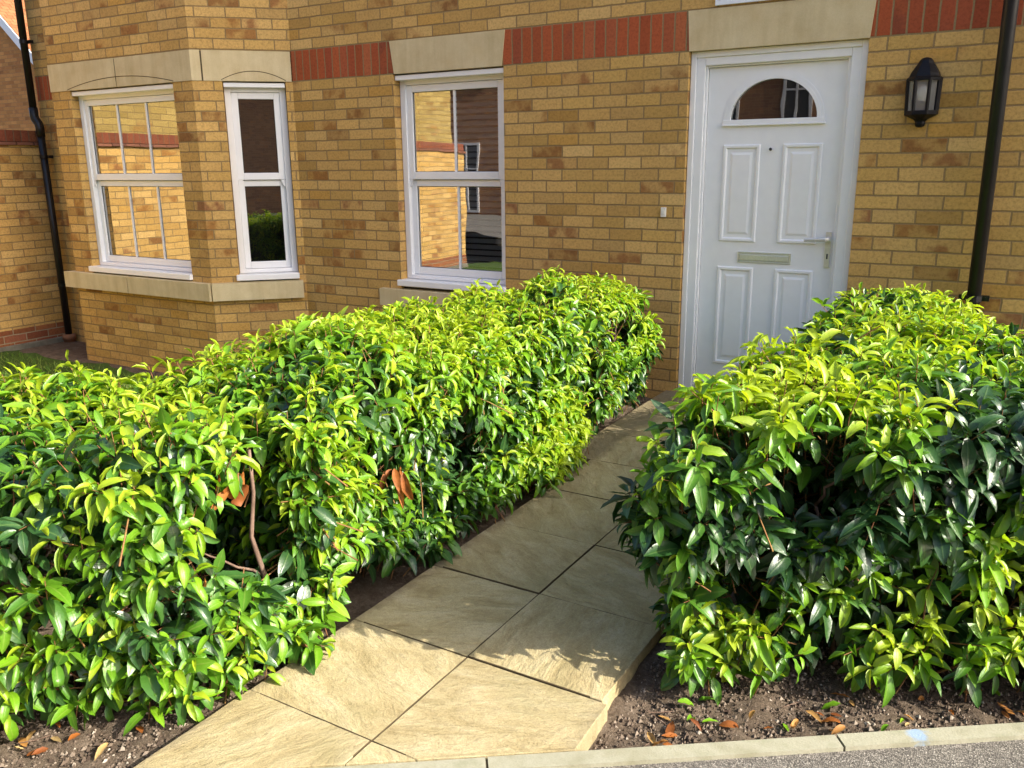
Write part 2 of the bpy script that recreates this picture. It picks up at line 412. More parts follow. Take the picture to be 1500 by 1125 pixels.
def grass_mat():
    T = NT('grass'); at = T.n('Attribute', attribute_name='tone')
    c = T.ramp(at.outputs['Fac'], [(0, (.05,.12,.015)), (.6, (.14,.27,.03)), (1, (.30,.34,.08))])
    p = T.bsdf(c, .55, .3); tl = T.n('BsdfTranslucent'); T.link(c, tl.inputs['Color'])
    mx = T.n('MixShader'); mx.inputs[0].default_value = .3; T.link(p, mx.inputs[1]); T.link(tl.outputs[0], mx.inputs[2])
    return T.done(mx.outputs[0])
M['grass'] = grass_mat()
M['lawn'] = plain('lawn_turf', (.07,.12,.025), .95, .1, var=.5, bump=.8, scale=40)

# ------------------------------------------------------------------ the house
X0, X1 = -6.62, 2.45            # ends of the facade
XC = -3.2155                   # where the bay meets the facade
D = .5236                      # bay projection
XBR, XBL, XLI = -3.739, -5.55, -6.07
EAVE = 5.2
house = tag(empty('brick_house'), 'buff brick house with bay window, white front door and red brick band', 'house')
WL, WR, REV = -2.225, -1.29, .07
ZS = .53
wall = MB()
Xd, Yd, Zd = (1,0,0), (0,1,0), (0,0,1)
def wq(x0, x1, z0, z1, u0, y=0):      # a facade panel; u measured from u0
    wall.quad((x0, y, z0), Xd, Zd, x1-x0, z1-z0, x0-u0, z0-H)
ZB = -.6
# left of the bay, left pier, around the middle window, right pier, above door, right of door
wq(X0, XLI, ZB, H, -6.6); wq(X0, XLI, H+.225, EAVE, -6.6)
wq(XC, WL, ZB, H, WL-.45)
wq(WL, WR, ZB, ZS-.02, WL-.45)
wq(WR, 0, ZB, H, WR)
wq(1.0, X1, ZB, H, 1.0+.215-.225)
wq(XC, X1, H+.225, EAVE, .04)
# reveals
def reveal(x, z0, z1, sgn, y=0):
    if sgn > 0: wall.quad((x, y+REV+.05, z0), (0,-1,0), Zd, REV+.05, z1-z0, .1125, z0-H)
    else: wall.quad((x, y, z0), Yd, Zd, REV+.05, z1-z0, 0, z0-H)
reveal(WL, ZS-.02, H, -1); reveal(WR, ZS-.02, H, 1)
reveal(0, 0, H, -1); reveal(1.0, 0, H, 1)
# sides and back
wall.quad((X1, 0, ZB), Yd, Zd, 8, EAVE-ZB, 0, ZB-H)
wall.quad((X0, 8, ZB), (0,-1,0), Zd, 8, EAVE-ZB, 0, ZB-H)
wall.quad((X1, 8, ZB), (-1,0,0), Zd, X1-X0, EAVE-ZB, 0, ZB-H)
wall.build('wall', M['brick'], house)

# bay
S2 = math.sqrt(.5)
A = (XBR, -D); CL = D*math.sqrt(2)          # canted side starts at A, is CL long
CW0, CW1 = .215, .685                       # its opening
BW0, BW1 = -5.29, -3.965                    # front opening
bay = MB()
def cq(s0, s1, z0, z1, u0=0.0):
    bay.quad((A[0]+S2*s0, A[1]+S2*s0, z0), (S2,S2,0), Zd, s1-s0, z1-z0, s0-u0, z0-H)
def fq(x0, x1, z0, z1, u0=0.0):
    bay.quad((x0, -D, z0), Xd, Zd, x1-x0, z1-z0, x0-u0, z0-H)
UF, UC = XBR, .05
fq(XBL, BW0, ZB, H, UF); fq(BW0, BW1, ZB, ZS-.02, UF); fq(BW1, XBR, ZB, H, UF); fq(XBL, XBR, H+.22, EAVE, UF)
cq(0, CW0, ZB, H, UC); cq(CW0, CW1, ZB, ZS-.02, UC); cq(CW1, CL, ZB, H, UC); cq(0, CL, H+.22, EAVE, UC)
# left canted side, hidden from the path
bay.quad((XLI, 0, ZB), ((XBL-XLI)/CL, -D/CL, 0), Zd, CL, EAVE-ZB, 0, ZB-H)
# reveals of the two openings
bay.quad((BW0, -D, ZS-.02), Yd, Zd, .12, H-ZS+.02, 0, ZS-.02-H)
bay.quad((BW1, -D+.12, ZS-.02), (0,-1,0), Zd, .12, H-ZS+.02, .11, ZS-.02-H)
for s, sg in ((CW0, 1), (CW1, -1)):
    p = Vector((A[0]+S2*s, A[1]+S2*s, ZS-.02)); inn = Vector((-S2, S2, 0))
    if sg > 0: bay.quad(p, inn, Zd, .12, H-ZS+.02, 0, ZS-.02-H)
    else: bay.quad(p+inn*.12, -inn, Zd, .12, H-ZS+.02, .11, ZS-.02-H)
bay.build('bay_wall', M['brick'], house)

# red soldier band
so = MB()
so.quad((XC, 0, H), Xd, Zd, X1-XC, .225, .03, 0)
MB().quad((X0, 0, H), Xd, Zd, XLI-X0, .225, .03, 0).build('soldier_course', M['soldier'], house)
so.build('soldier_course', M['soldier'], house)

# lintels
def trap(x0b, x1b, x0t, x1t, name, y=-.004):
    m = MB(); z0, z1 = H-.002, H+.222
    f = [(x0b,y,z0),(x1b,y,z0),(x1t,y,z1),(x0t,y,z1)]; b = [(p[0], .13, p[2]) for p in f]
    m.face(f)
    for i in range(4):
        j = (i+1) % 4; m.face([f[j], f[i], b[i], b[j]])
    return m.build(name, M['stone'], house, bevel=.004)
trap(WL+.012, WR-.012, WL-.02, WR+.016, 'lintel')
trap(0.0, 1.003, -.014, 1.022, 'lintel')
def arch(m, x0, x1, rise, y, z, tf, mi=1):
    """thin incised segmental line on a lintel face, 1 mm proud of it"""
    n = 22; w = .0029
    pts = []
    for i in range(n+1):
        t = i/n; pts.append((x0+(x1-x0)*t, z+rise*(1-(2*t-1)**2)))
    for (xa, za), (xb, zb) in zip(pts[:-1], pts[1:]):
        m.face([tf(xa,y,za-w), tf(xb,y,zb-w), tf(xb,y,zb+w), tf(xa,y,za+w)], mi)
fl = MB()
e_ = .006; k_ = .072
# two front stones, the right one returning round the corner
poly1 = [(XBL, -D-e_), (-4.652, -D-e_), (-4.652, -D+.13), (XBL, -D+.13)]
c2 = (XBR+e_*.41, -D-e_)
poly2 = [(-4.640, -D-e_), c2, (c2[0]+S2*k_, c2[1]+S2*k_), (c2[0]+S2*k_-.09, c2[1]+S2*k_+.09), (-4.640, -D+.13)]
fl.prism(poly1, H-.002, H+.218); fl.prism(poly2, H-.002, H+.218)
fl.box(-4.652, -4.640, -D-e_+.004, -D+.12, H, H+.214, 1)
arch(fl, BW0-.02, BW1+.02, .070, -D-e_-.001, H+.005, lambda x,y,z: (x,y,z))
fl.build('lintel', [M['stone'], M['groove']], house)
cl = MB()
def ctf(s, off, z): return (A[0]+S2*s+S2*off, A[1]+S2*s-S2*off, z)
cp = [ctf(k_+.010, e_, 0), ctf(CL-.006, e_, 0), ctf(CL-.006, -.13, 0), ctf(k_+.010, -.13, 0)]
jp = [ctf(k_-.004, e_-.004, 0), ctf(k_+.014, e_-.004, 0), ctf(k_+.014, -.10, 0), ctf(k_-.004, -.10, 0)]
cl.prism([(p[0],p[1]) for p in jp], H+.002, H+.212, 1)
cl.prism([(p[0],p[1]) for p in cp], H-.002, H+.218)
arch(cl, CW0-.005, CW1+.005, .066, e_+.001, H+.005, ctf)
cl.build('lintel', [M['stone'], M['groove']], house)

# stone sills
def sill_prism(poly, z0, z1): return MB().prism(poly, z0, z1).build('window_sill', M['stone'], house, bevel=.006)
sill_prism([(WL-.175,-.055),(WR+.16,-.055),(WR+.16,.10),(WL-.175,.10)], .40, ZS)
o = .06
sill_prism([(XBL-.09,-D-o),(-4.745,-D-o),(-4.745,-D+.1),(XBL-.02,-D+.1)], .402, ZS+.012)
q = (XBR+o*.41, -D-o)
sill_prism([(-4.735,-D-o),q,(q[0]+S2*.018,q[1]+S2*.018),(q[0]+S2*.018-.1,q[1]+S2*.018+.1),(-4.735,-D+.1)], .402, ZS+.012)
sp_ = [ctf(.001, o, 0), ctf(.715, o, 0), ctf(.715, -.1, 0), ctf(.001, -.1, 0)]
sill_prism([(p[0],p[1]) for p in sp_], .402, ZS+.012)

# sash windows -------------------------------------------------------
def window(x0, x1, bars, loc, rz, glass, blind=False, horn=True):
    """local axes: x along the wall, y into the wall, z up"""
    y = REV; zb, zt = .605, H-.035
    fr = MB(); fr.ring(x0+.004, x1-.004, zb, zt, y, y+.085, .048, b=.03, t=.042)
    fr.box(x0+.006, x1-.006, .012, y+.03, H-.046, H-.012)               # head drip strip
    w = fr.build('window', M['upvc'], house, bevel=.004)
    w.location = loc; w.rotation_euler = (0,0,rz)
    a0, a1 = x0+.052, x1-.052; zm = 1.345
    us = MB(); us.ring(a0, a1, zm, zt-.044, y+.012, y+.05, .048, b=.054, t=.048)
    if horn:
        for xx, sg in ((a0, 1), (a1, -1)):
            us.face([(xx+sg*.002,y+.012,zm),(xx+sg*.036,y+.012,zm),(xx+sg*.026,y+.012,zm-.03),(xx+sg*.012,y+.012,zm-.052),(xx+sg*.002,y+.012,zm-.055)][::1 if sg > 0 else -1])
            us.box(min(xx+sg*.002, xx+sg*.013), max(xx+sg*.002, xx+sg*.013), y+.0125, y+.033, zm-.054, zm)
    us.build('upper_sash', M['upvc'], w, bevel=.004)
    ls = MB(); ls.ring(a0, a1, zb+.032, zm-.004, y+.036, y+.076, .044, b=.055, t=.046)
    ls.build('lower_sash', M['upvc'], w, bevel=.004)
    g1 = MB().quad((a0+.044, y+.030, zm+.05), Xd, Zd, a1-a0-.088, zt-.088-zm-.05)
    g2 = MB().quad((a0+.040, y+.054, zb+.083), Xd, Zd, a1-a0-.08, zm-.046-zb-.083)
    g1.build('pane', glass, w); g2.build('pane', glass, w)
    gk = MB()
    for (p0, p1, z0, z1, yy) in ((a0+.046, a1-.046, zm+.052, zt-.09, y+.0285), (a0+.042, a1-.042, zb+.085, zm-.049, y+.0525)):
        gk.ring(p0, p1, z0, z1, yy-.001, yy+.001, .006)
    gk.build('gasket', M['gasket'], w)
    for i in range(bars):
        xb = a0+.048+(a1-a0-.096)*(i+1)/(bars+1)
        MB().box(xb-.009, xb+.009, y+.022, y+.0285, zm+.054, zt-.092).build('glazing_bar', M['upvc'], w)
        MB().box(xb-.009, xb+.009, y+.046, y+.0525, zb+.087, zm-.05).build('glazing_bar', M['upvc'], w)
    MB().box(x0-.02, x1+.004, -.03, y+.08, zb-.05, zb-.003).build('sill_board', M['upvc'], w, bevel=.006)
    MB().box(x0+.002, x1-.002, .03, y+.06, ZS-.01, zb-.052).build('sill_gap_shade', M['gasket'], w)  # dark block stands for the shade in the gap under the sill board
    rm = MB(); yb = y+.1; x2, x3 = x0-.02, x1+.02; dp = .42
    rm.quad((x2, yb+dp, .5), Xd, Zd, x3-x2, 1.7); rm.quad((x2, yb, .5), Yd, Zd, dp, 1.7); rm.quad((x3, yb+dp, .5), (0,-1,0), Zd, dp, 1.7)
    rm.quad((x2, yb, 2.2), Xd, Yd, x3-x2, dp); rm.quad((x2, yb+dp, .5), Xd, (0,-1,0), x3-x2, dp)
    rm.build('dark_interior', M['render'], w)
    if blind:
        b = MB(); z = .62
        while z < 2.0:
            b.face([(x0+.06, y+.13, z), (x1-.06, y+.13, z), (x1-.06, y+.155, z+.030), (x0+.06, y+.155, z+.030)]); z += .044
        b.build('blind', M['blind'], w)
    return w
w = window(WL, WR, 1, (0,0,0), 0, M['glass'], blind=True); w['label'] = 'two-pane-wide sash window with a blind inside'
w = window(BW0, BW1, 2, (0,-D,0), 0, M['glass']); w['label'] = 'wide sash window in the front of the bay'
w = window(CW0, CW1, 0, (A[0],A[1],0), R(45), M['glass_dim']); w['label'] = 'narrow sash window in the angled side of the bay'

# front door ----------------------------------------------------------
fy = .03
df = MB()
df.ring(.003, .997, .0, H-.004, fy, fy+.11, .034, b=0, t=.034)
df.ring(.037, .963, .0, H-.038, fy+.010, fy+.11, .052, b=0, t=.046)
df.ring(.089, .911, .0, H-.084, fy+.028, fy+.11, .012, r=.018, b=0, t=.010)
door = df.build('front_door', M['door_white'], house, bevel=.004)
ly = fy+.05                                    # face of the leaf
lx0, lx1, lz0, lz1 = .103, .891, .055, H-.096
fx, fz, frx, frz = .495, 1.690, .258, .232     # fanlight
leaf = MB()
# leaf face with a real half-round hole for the fanlight
NA = 28
arc = [(fx+frx*math.cos(PI*i/NA), fz+frz*math.sin(PI*i/NA)) for i in range(NA+1)]   # right to left
def lf(p): return (p[0], ly, p[1])
leaf.face([lf((lx0,lz0)), lf((lx1,lz0)), lf((lx1,fz)), lf((lx0,fz))])
leaf.face([lf((fx+frx,fz)), lf((lx1,fz)), lf((lx1,lz1)), lf((fx+frx*math.cos(PI/4), lz1)), lf(arc[NA//4])] [:3] + [lf((fx, lz1))] + [lf(arc[i]) for i in range(NA//2, 0, -1)])
leaf.face([lf((lx0,fz))] + [lf(arc[i]) for i in range(NA, NA//2-1, -1)] + [lf((fx, lz1)), lf((lx0, lz1))])
for i in range(NA):
    a, b = arc[i], arc[i+1]
    leaf.face([(a[0],ly,a[1]), (b[0],ly,b[1]), (b[0],ly+.03,b[1]), (a[0],ly+.03,a[1])])
leaf.box(lx0, lx1, ly+.032, ly+.05, lz0, fz-.002)
leaf.build('door_leaf', M['door_white'], door)
MB().box(.09, .91, fy+.03, fy+.12, -.005, .05).build('threshold', M['steel'], door)
fg = MB(); fg.face([(p[0], ly+.014, p[1]) for p in arc]); fg.build('fanlight_pane', M['glass_dim'], door)
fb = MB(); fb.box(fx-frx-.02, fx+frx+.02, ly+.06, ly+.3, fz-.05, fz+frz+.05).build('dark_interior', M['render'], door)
fm = MB()
def arcband(m, r0, r1, y0, y1):
    for i in range(NA):
        t0, t1 = PI*i/NA, PI*(i+1)/NA
        P = lambda r, t, y: (fx+(frx+r)*math.cos(t), y, fz+(frz+r)*math.sin(t))
        m.face([P(r0,t0,y0),P(r1,t0,y0),P(r1,t1,y0),P(r0,t1,y0)][::-1])
        m.face([P(r1,t0,y0),P(r1,t0,y1),P(r1,t1,y1),P(r1,t1,y0)][::-1])
        m.face([P(r0,t0,y1),P(r0,t0,y0),P(r0,t1,y0),P(r0,t1,y1)][::-1])
arcband(fm, -.008, .012, ly-.010, ly+.012); arcband(fm, .012, .030, ly-.006, ly+.001)
fm.box(fx-frx-.034, fx+frx+.034, ly-.013, ly+.012, fz-.024, fz+.002)
fm.box(fx-frx-.040, fx+frx+.040, ly-.017, ly+.002, fz-.034, fz-.024)
fm.build('fanlight_surround', M['door_white'], door, bevel=.002)
def fielded(x0, x1, z0, z1):
    m = MB()
    lv = [(0, 0), (.006, -.009), (.018, -.009), (.030, .004), (.034, .004), (.060, -.005)]
    def rect(i): d, y = lv[i]; return [(x0+d, ly+y, z0+d), (x1-d, ly+y, z0+d), (x1-d, ly+y, z1-d), (x0+d, ly+y, z1-d)]
    for i in range(len(lv)-1):
        a, b = rect(i), rect(i+1)
        for k in range(4):
            j = (k+1) % 4; m.face([a[k], a[j], b[j], b[k]])
    m.face(rect(len(lv)-1))
    return m.build('door_panel', M['door_white'], door)
# the leaf stands 6 mm back behind each moulded panel, so that the sunk ring stays open
for x0, x1 in ((.212, .436), (.566, .790)):
    fielded(x0, x1, .975, 1.550); fielded(x0, x1, .20, .822)
MB().lathe([(0,-.012),(.011,-.012),(.016,-.008),(.016,0)], (0,0,0), 12).build('spyhole', M['steel'], door, True).matrix_local = Matrix.Translation((.497, ly, 1.520)) @ Matrix.Rotation(R(90), 4, 'X') @ Matrix.Scale(-1, 4, (0,0,1)) @ Matrix.Scale(-1,4,(0,0,1))
MB().lathe([(0,-.016),(.009,-.016),(.009,-.010)], (0,0,0), 10).build('spyhole_lens', M['gasket'], door, True).matrix_local = Matrix.Translation((.497, ly-.002, 1.520)) @ Matrix.Rotation(R(-90), 4, 'X')
lb = MB(); lb.ring(.336, .656, .852, .918, ly-.007, ly+.001, .009); lb.box(.345, .647, ly-.004, ly+.001, .861, .909)
lb.box(.350, .642, ly-.010, ly-.004, .866, .900)
lb.build('letterbox', M['steel'], door, bevel=.002)
hd = MB(); hd.prism([(.846, 0), (.876, 0), (.876, .012), (.846, .012)], .845, 1.052)
hb = MB(); hb.box(.847, .877, ly-.009, ly+.001, .845, 1.052)
hb.tube([(.862, ly-.005, 1.010), (.862, ly-.05, 1.010), (.855, ly-.056, 1.010), (.735, ly-.052, 1.004)], [.012,.012,.012,.0105], 12)
hb.lathe([(.016, 0), (.016, .02)], (.862, ly-.02, 1.0), 12)
hb.box(.858, .866, ly-.012, ly-.008, .895, .925, 1)
hb.build('door_handle', [M['steel'], M['gasket']], door, bevel=.002)

# roof
rf = MB(); yr, zr = 4.0, 8.0; ov = .3
sl = math.hypot(yr+ov, zr-EAVE+.2)
rf.face([(X0-.2,-ov,EAVE-.2),(X1+.2,-ov,EAVE-.2),(X1+.2,yr,zr),(X0-.2,yr,zr)], 0, [(0,0),(9.6,0),(9.6,sl),(0,sl)])
rf.face([(X1+.2,8+ov,EAVE-.2),(X0-.2,8+ov,EAVE-.2),(X0-.2,yr,zr),(X1+.2,yr,zr)], 0, [(0,0),(9.6,0),(9.6,sl),(0,sl)])
rf.face([(X1,0,EAVE),(X1,8,EAVE),(X1,yr,zr-.15)], 1, [(0,0),(8,0),(4,2.8)]); rf.face([(X0,8,EAVE),(X0,0,EAVE),(X0,yr,zr-.15)], 1, [(0,0),(8,0),(4,2.8)])
rf.box(X0-.2, X1+.2, -ov-.02, -ov+.01, EAVE-.42, EAVE-.2, 2); rf.box(X0-.2, X1+.2, -ov, -.01, EAVE-.42, EAVE-.40, 2)
rf.build('roof', [M['tile_brown'], M['brick'], M['white_far']], house)

# ------------------------------------------------------------------ fittings on the front
def pipe_thing(name, label, x, ztop, zbot, yoff=-.085, jog=None, collar=None, clips=()):
    t = tag(empty(name, (x, yoff, zbot)), label, 'drainpipe'); L = lambda z: z-zbot
    r = .034
    if jog:
        zj, dx = jog
        MB().tube([(dx,0,L(ztop)),(dx,0,L(zj)+.10)], r, 16).build('upper_pipe', M['black_plastic'], t, True)
        b = MB(); b.tube([(dx,0,L(zj)+.16),(dx,0,L(zj)+.08),(dx*.8,0,L(zj)+.05),(dx*.15,0,L(zj)+.01),(0,0,L(zj)-.03),(0,0,L(zj)-.11)], r+.006, 16)
        b.build('swan_neck', M['black_plastic'], t, True)
        MB().tube([(0,0,L(zj)-.06),(0,0,.0)], r, 16).build('lower_pipe', M['black_plastic'], t, True)
    else:
        MB().tube([(0,0,L(ztop)),(0,0,0)], r, 20).build('pipe', M['black_plastic'], t, True)
    for z, dx in clips:
        c = MB(); c.tube([(dx,0,L(z)-.016),(dx,0,L(z)+.016)], r+.005, 16)
        c.box(dx-.072, dx+.072, .018, .052, L(z)-.014, L(z)+.014); c.box(dx-.068, dx-.05, .008, .02, L(z)-.008, L(z)+.008); c.box(dx+.05, dx+.068, .008, .02, L(z)-.008, L(z)+.008)
        c.build('bracket', M['black_plastic'], t)
    if collar:
        MB().lathe([(.05,-.16),(.055,0),(.064,.0),(.064,.05),(.036,.055)], (0,0,0), 18).build('clay_collar', M['clay'], t, True)
    return t
pipe_thing('drainpipe', 'straight black drainpipe on the brick wall right of the lantern', 1.648, EAVE-.2, .02, clips=((.74, 0), (2.9, 0)))
pipe_thing('drainpipe', 'black drainpipe with a bend at the far left corner of the house', -6.515, EAVE-.2, -.26, jog=(1.86, -.065), collar=True, clips=((2.62, -.065), (1.56, 0), (.3, 0)))

# lantern
lx, lzb = 1.292, 1.617
lam = tag(empty('wall_lantern', (lx, 0, lzb)), 'black half lantern with clear panes on the wall right of the door', 'wall lamp')
def halfoct(s): return [(-.078*s,0),(-.072*s,-.035*s),(-.034*s,-.075*s),(.034*s,-.075*s),(.072*s,-.035*s),(.078*s,0)]
def loft(m, secs):
    base = len(m.v); n = len(secs[0][0])
    for poly, z in secs: m.v += [(p[0], p[1]-.012, z) for p in poly]
    for k in range(len(secs)-1):
        for j in range(n-1):
            m.f.append((base+k*n+j, base+k*n+j+1, base+(k+1)*n+j+1, base+(k+1)*n+j)); m.m.append(0); m.uv.append([(0,0)]*4)
    m.f.append(tuple(base+j for j in reversed(range(n)))); m.m.append(0); m.uv.append([(0,0)]*n)
    e = base+(len(secs)-1)*n; m.f.append(tuple(e+j for j in range(n))); m.m.append(0); m.uv.append([(0,0)]*n)
    return m
cap = loft(MB(), [(halfoct(1.12), .232), (halfoct(1.12), .246), (halfoct(.98), .254), (halfoct(.90), .272), (halfoct(.70), .298), (halfoct(.52), .318), (halfoct(.42), .334), (halfoct(.28), .345), (halfoct(.08), .350)])
cap.build('cap', M['black_metal'], lam)
btm = loft(MB(), [(halfoct(.12), 0), (halfoct(.27), .006), (halfoct(.33), .018), (halfoct(.32), .030), (halfoct(.46), .042), (halfoct(.80), .054), (halfoct(1.06), .064), (halfoct(1.06), .084)])
btm.build('base_tray', M['black_metal'], lam)
fr = MB(); bt, tp = halfoct(.95), halfoct(1.0)
for k in range(6):
    fr.tube([(bt[k][0],bt[k][1]-.012,.08),(tp[k][0],tp[k][1]-.012,.238)], .0098, 6)
fr.box(-.05, .05, -.012, -.001, .05, .26)
fr.build('frame', M['black_metal'], lam)
for k in (0, 1, 2, 3, 4):
    a, b, c, d_ = bt[k], bt[k+1], tp[k+1], tp[k]
    MB().face([(a[0],a[1]-.012,.082),(b[0],b[1]-.012,.082),(c[0],c[1]-.012,.236),(d_[0],d_[1]-.012,.236)]).build('glass_pane', M['lamp_glass'], lam)
MB().lathe([(.022,.08),(.022,.132)], (0,-.045,0), 12).build('bulb_holder', M['black_metal'], lam, True)
MB().lathe([(.018,.132),(.018,.137),(.024,.158),(.028,.178),(.024,.198),(.012,.210),(0,.213)], (0,-.045,0), 14).build('bulb', M['opal'], lam, True)

bell = tag(MB().box(-.017,.017,-.014,.0,-.030,.030).build('doorbell', M['white_plastic'], None, bevel=.003), 'small white doorbell on the brickwork left of the door', 'doorbell')
bell.location = (-.124, 0, 1.148)
MB().box(-.008,.008,-.017,-.0135,-.012,.012).build('push_button', M['white_plastic'], bell, bevel=.002)
pl = tag(MB().box(-.36,.36,-.016,-.001,0,.34).build('wall_panel', M['panel_white'], None, bevel=.002), 'white panel screwed to the wall above the door lintel', 'panel')
pl.location = (.508, 0, H+.234)
for px in (-.335, .335):
    MB().lathe([(.007,-.004),(.005,-.006),(0,-.006)], (px,-.013,0), 8).build('screw', M['steel'], pl).location = (0,0,.03)

# ------------------------------------------------------------------ garden wall at the left
GX = -6.68
gw = tag(empty('garden_wall', (GX, -3.4, -.5)), 'buff brick garden wall with a red coping beside the drainpipe', 'wall')
gl = lambda z: z+.5
def gwq(m, z0, z1, x, u0=0):      # face towards +x plus back and ends, in local coordinates
    yA, yB = 3.55, -3.9
    m.quad((x, yB, gl(z0)), Yd, Zd, yA-yB, z1-z0, u0, z0)
    m.quad((-.215-x, yA, gl(z0)), (0,-1,0), Zd, yA-yB, z1-z0, u0, z0)
    m.quad((-.215-x, yB, gl(z0)), Xd, Zd, .215+2*x, z1-z0, u0, z0)
g = MB(); gwq(g, -.10, 1.672, 0); g.build('brickwork', M['brick'], gw)
g = MB(); gwq(g, -.25, -.10, .001); g.build('red_courses', M['redcourse'], gw)
g = MB(); g.box(-.215-.02, .02, -3.92, 3.55, 0, .25); g.build('plinth', M['concrete'], gw, bevel=.01)
g = MB(); g.box(-.24, .03, -3.93, 3.55, gl(1.672), gl(1.690)); g.box(-.232, .02, -3.92, 3.55, gl(1.690), gl(1.706)); g.build('creasing_tiles', M['tile_brown'], gw)
g = MB(); yy = (-3.9, 3.55)
g.quad((0, -3.9, gl(1.706)), Yd, Zd, 7.45, .105, .01, .06); g.quad((-.215, 3.55, gl(1.706)), (0,-1,0), Zd, 7.45, .105, .01, .06)
g.quad((-.215, -3.9, gl(1.706)), Xd, Zd, .215, .105, .01, .06); g.quad((0, -3.9, gl(1.811)), Yd, (-1,0,0), 7.45, .215, .01, .005)
g.build('coping', M['coping'], gw)

# ------------------------------------------------------------------ houses around (far left, and those the windows mirror)
def simple_house(name, label, loc, wx, wy, eave, ridge, axis, wallm, roofm, wins=(), gut=True, verge=False, zb=-.6):
    """box house with a gabled roof; axis 'x' or 'y' is the ridge direction; loc is the min corner"""
    t = tag(empty(name, loc), label, 'house')
    m = MB(); hh = eave-zb
    m.quad((0,0,zb), Xd, Zd, wx, hh, 0, zb-H); m.quad((wx,0,zb), Yd, Zd, wy, hh, 0, zb-H)
    m.quad((wx,wy,zb), (-1,0,0), Zd, wx, hh, 0, zb-H); m.quad((0,wy,zb), (0,-1,0), Zd, wy, hh, 0, zb-H)
    r = MB(); rise = ridge-eave; ov = .25
    if axis == 'x':
        s = math.hypot(wy/2+ov, rise*(wy/2+ov)/(wy/2)); dz = rise*ov/(wy/2)
        m.face([(wx,0,eave),(wx,wy,eave),(wx,wy/2,ridge)], 0, [(0,eave-H),(wy,eave-H),(wy/2,ridge-H)])
        m.face([(0,wy,eave),(0,0,eave),(0,wy/2,ridge)], 0, [(0,eave-H),(wy,eave-H),(wy/2,ridge-H)])
        r.face([(-ov,-ov,eave-dz+.06),(wx+ov,-ov,eave-dz+.06),(wx+ov,wy/2,ridge+.06),(-ov,wy/2,ridge+.06)], 0, [(0,0),(wx+.5,0),(wx+.5,s),(0,s)])
        r.face([(wx+ov,wy+ov,eave-dz+.06),(-ov,wy+ov,eave-dz+.06),(-ov,wy/2,ridge+.06),(wx+ov,wy/2,ridge+.06)], 0, [(0,0),(wx+.5,0),(wx+.5,s),(0,s)])
    else:
        s = math.hypot(wx/2+ov, rise*(wx/2+ov)/(wx/2)); dz = rise*ov/(wx/2)
        m.face([(0,0,eave),(wx,0,eave),(wx/2,0,ridge)], 0, [(0,eave-H),(wx,eave-H),(wx/2,ridge-H)])
        m.face([(wx,wy,eave),(0,wy,eave),(wx/2,wy,ridge)], 0, [(0,eave-H),(wx,eave-H),(wx/2,ridge-H)])
        r.face([(wx+ov,-ov,eave-dz+.06),(wx+ov,wy+ov,eave-dz+.06),(wx/2,wy+ov,ridge+.06),(wx/2,-ov,ridge+.06)], 0, [(0,0),(wy+.5,0),(wy+.5,s),(0,s)])
        r.face([(-ov,wy+ov,eave-dz+.06),(-ov,-ov,eave-dz+.06),(wx/2,-ov,ridge+.06),(wx/2,wy+ov,ridge+.06)], 0, [(0,0),(wy+.5,0),(wy+.5,s),(0,s)])
        if verge:
            v = MB()
            for sgx in (1, -1):
                xe = wx+ov if sgx > 0 else -ov
                a, b = Vector((xe, -ov-.02, eave-dz+.04)), Vector((wx/2, -ov-.02, ridge+.04))
                q4 = [a, b, b-Vector((0,0,.22)), a-Vector((0,0,.22))]; bk = [p+Vector((0,.06,0)) for p in q4]
                v.face(q4 if sgx < 0 else q4[::-1]); v.face(bk)
                for i in range(4): v.face([q4[i], q4[(i+1) % 4], bk[(i+1) % 4], bk[i]])
            v.build('bargeboard', M['white_far'], t)
    m.build('wall', wallm, t); r.build('roof', roofm, t)
    if gut:
        gm = MB(); zz = eave-.02
        if axis == 'y':
            gm.box(wx+.12, wx+.23, -.2, wy+.2, zz-.11, zz)
        else:
            gm.box(-.2, wx+.2, wy+.10, wy+.24, zz-.16, zz)
        gm.build('gutter', M['white_far'], t)
    for (side, u, z, w_, h_) in wins:      # windows as framed recess on the +y side
        f = MB(); yv = wy
        f.ring(u, u+w_, z, z+h_, yv, yv+.05, .07); f.box(u+w_/2-.03, u+w_/2+.03, yv, yv+.05, z+.07, z+h_-.07); f.box(u+.07, u+w_/2-.03, yv, yv+.045, z+h_*.62, z+h_*.62+.05); f.box(u+w_/2+.03, u+w_-.07, yv, yv+.045, z+h_*.62, z+h_*.62+.05)
        fo = f.build('window', M['window_paint'], t)
        MB().quad((u+w_, yv+.01, z), (-1,0,0), Zd, w_, h_).build('pane', M['gasket'], fo)
    return t
simple_house('gable_house', 'brown gable house with white bargeboard seen past the left drainpipe', (-25.0, 6.0, 0), 8.8, 7.0, 3.85, 7.6, 'y', M['orange_brick'], M['tile_orange'], gut=False, verge=True)
simple_house('tiled_house', 'house with sunlit orange tiled roof behind the brown gable', (-36.0, 14.5, 0), 24.0, 10.0, 6.2, 11.4, 'x', M['brown_brick'], M['tile_orange'], gut=False)
simple_house('garage', 'low yellow brick garage mirrored in the middle and bay windows', (-13.4, -8.2, 0), 5.9, 6.6, 3.05, 5.2, 'y', M['brick_far'], M['tile_brown'])['category'] = 'garage'
wn = [('y', 13.55, 2.35, .75, 1.15), ('y', 11.7, 2.2, .85, 1.3)]
for k in range(5):
    wn += [('y', 1.3+k*5.6, .9, 1.5, 1.25), ('y', 3.9+k*5.6, 3.5, 1.3, 1.2), ('y', 1.3+k*5.6, 3.5, 1.3, 1.2), ('y', 4.1+k*5.6, .05, .95, 2.05)]
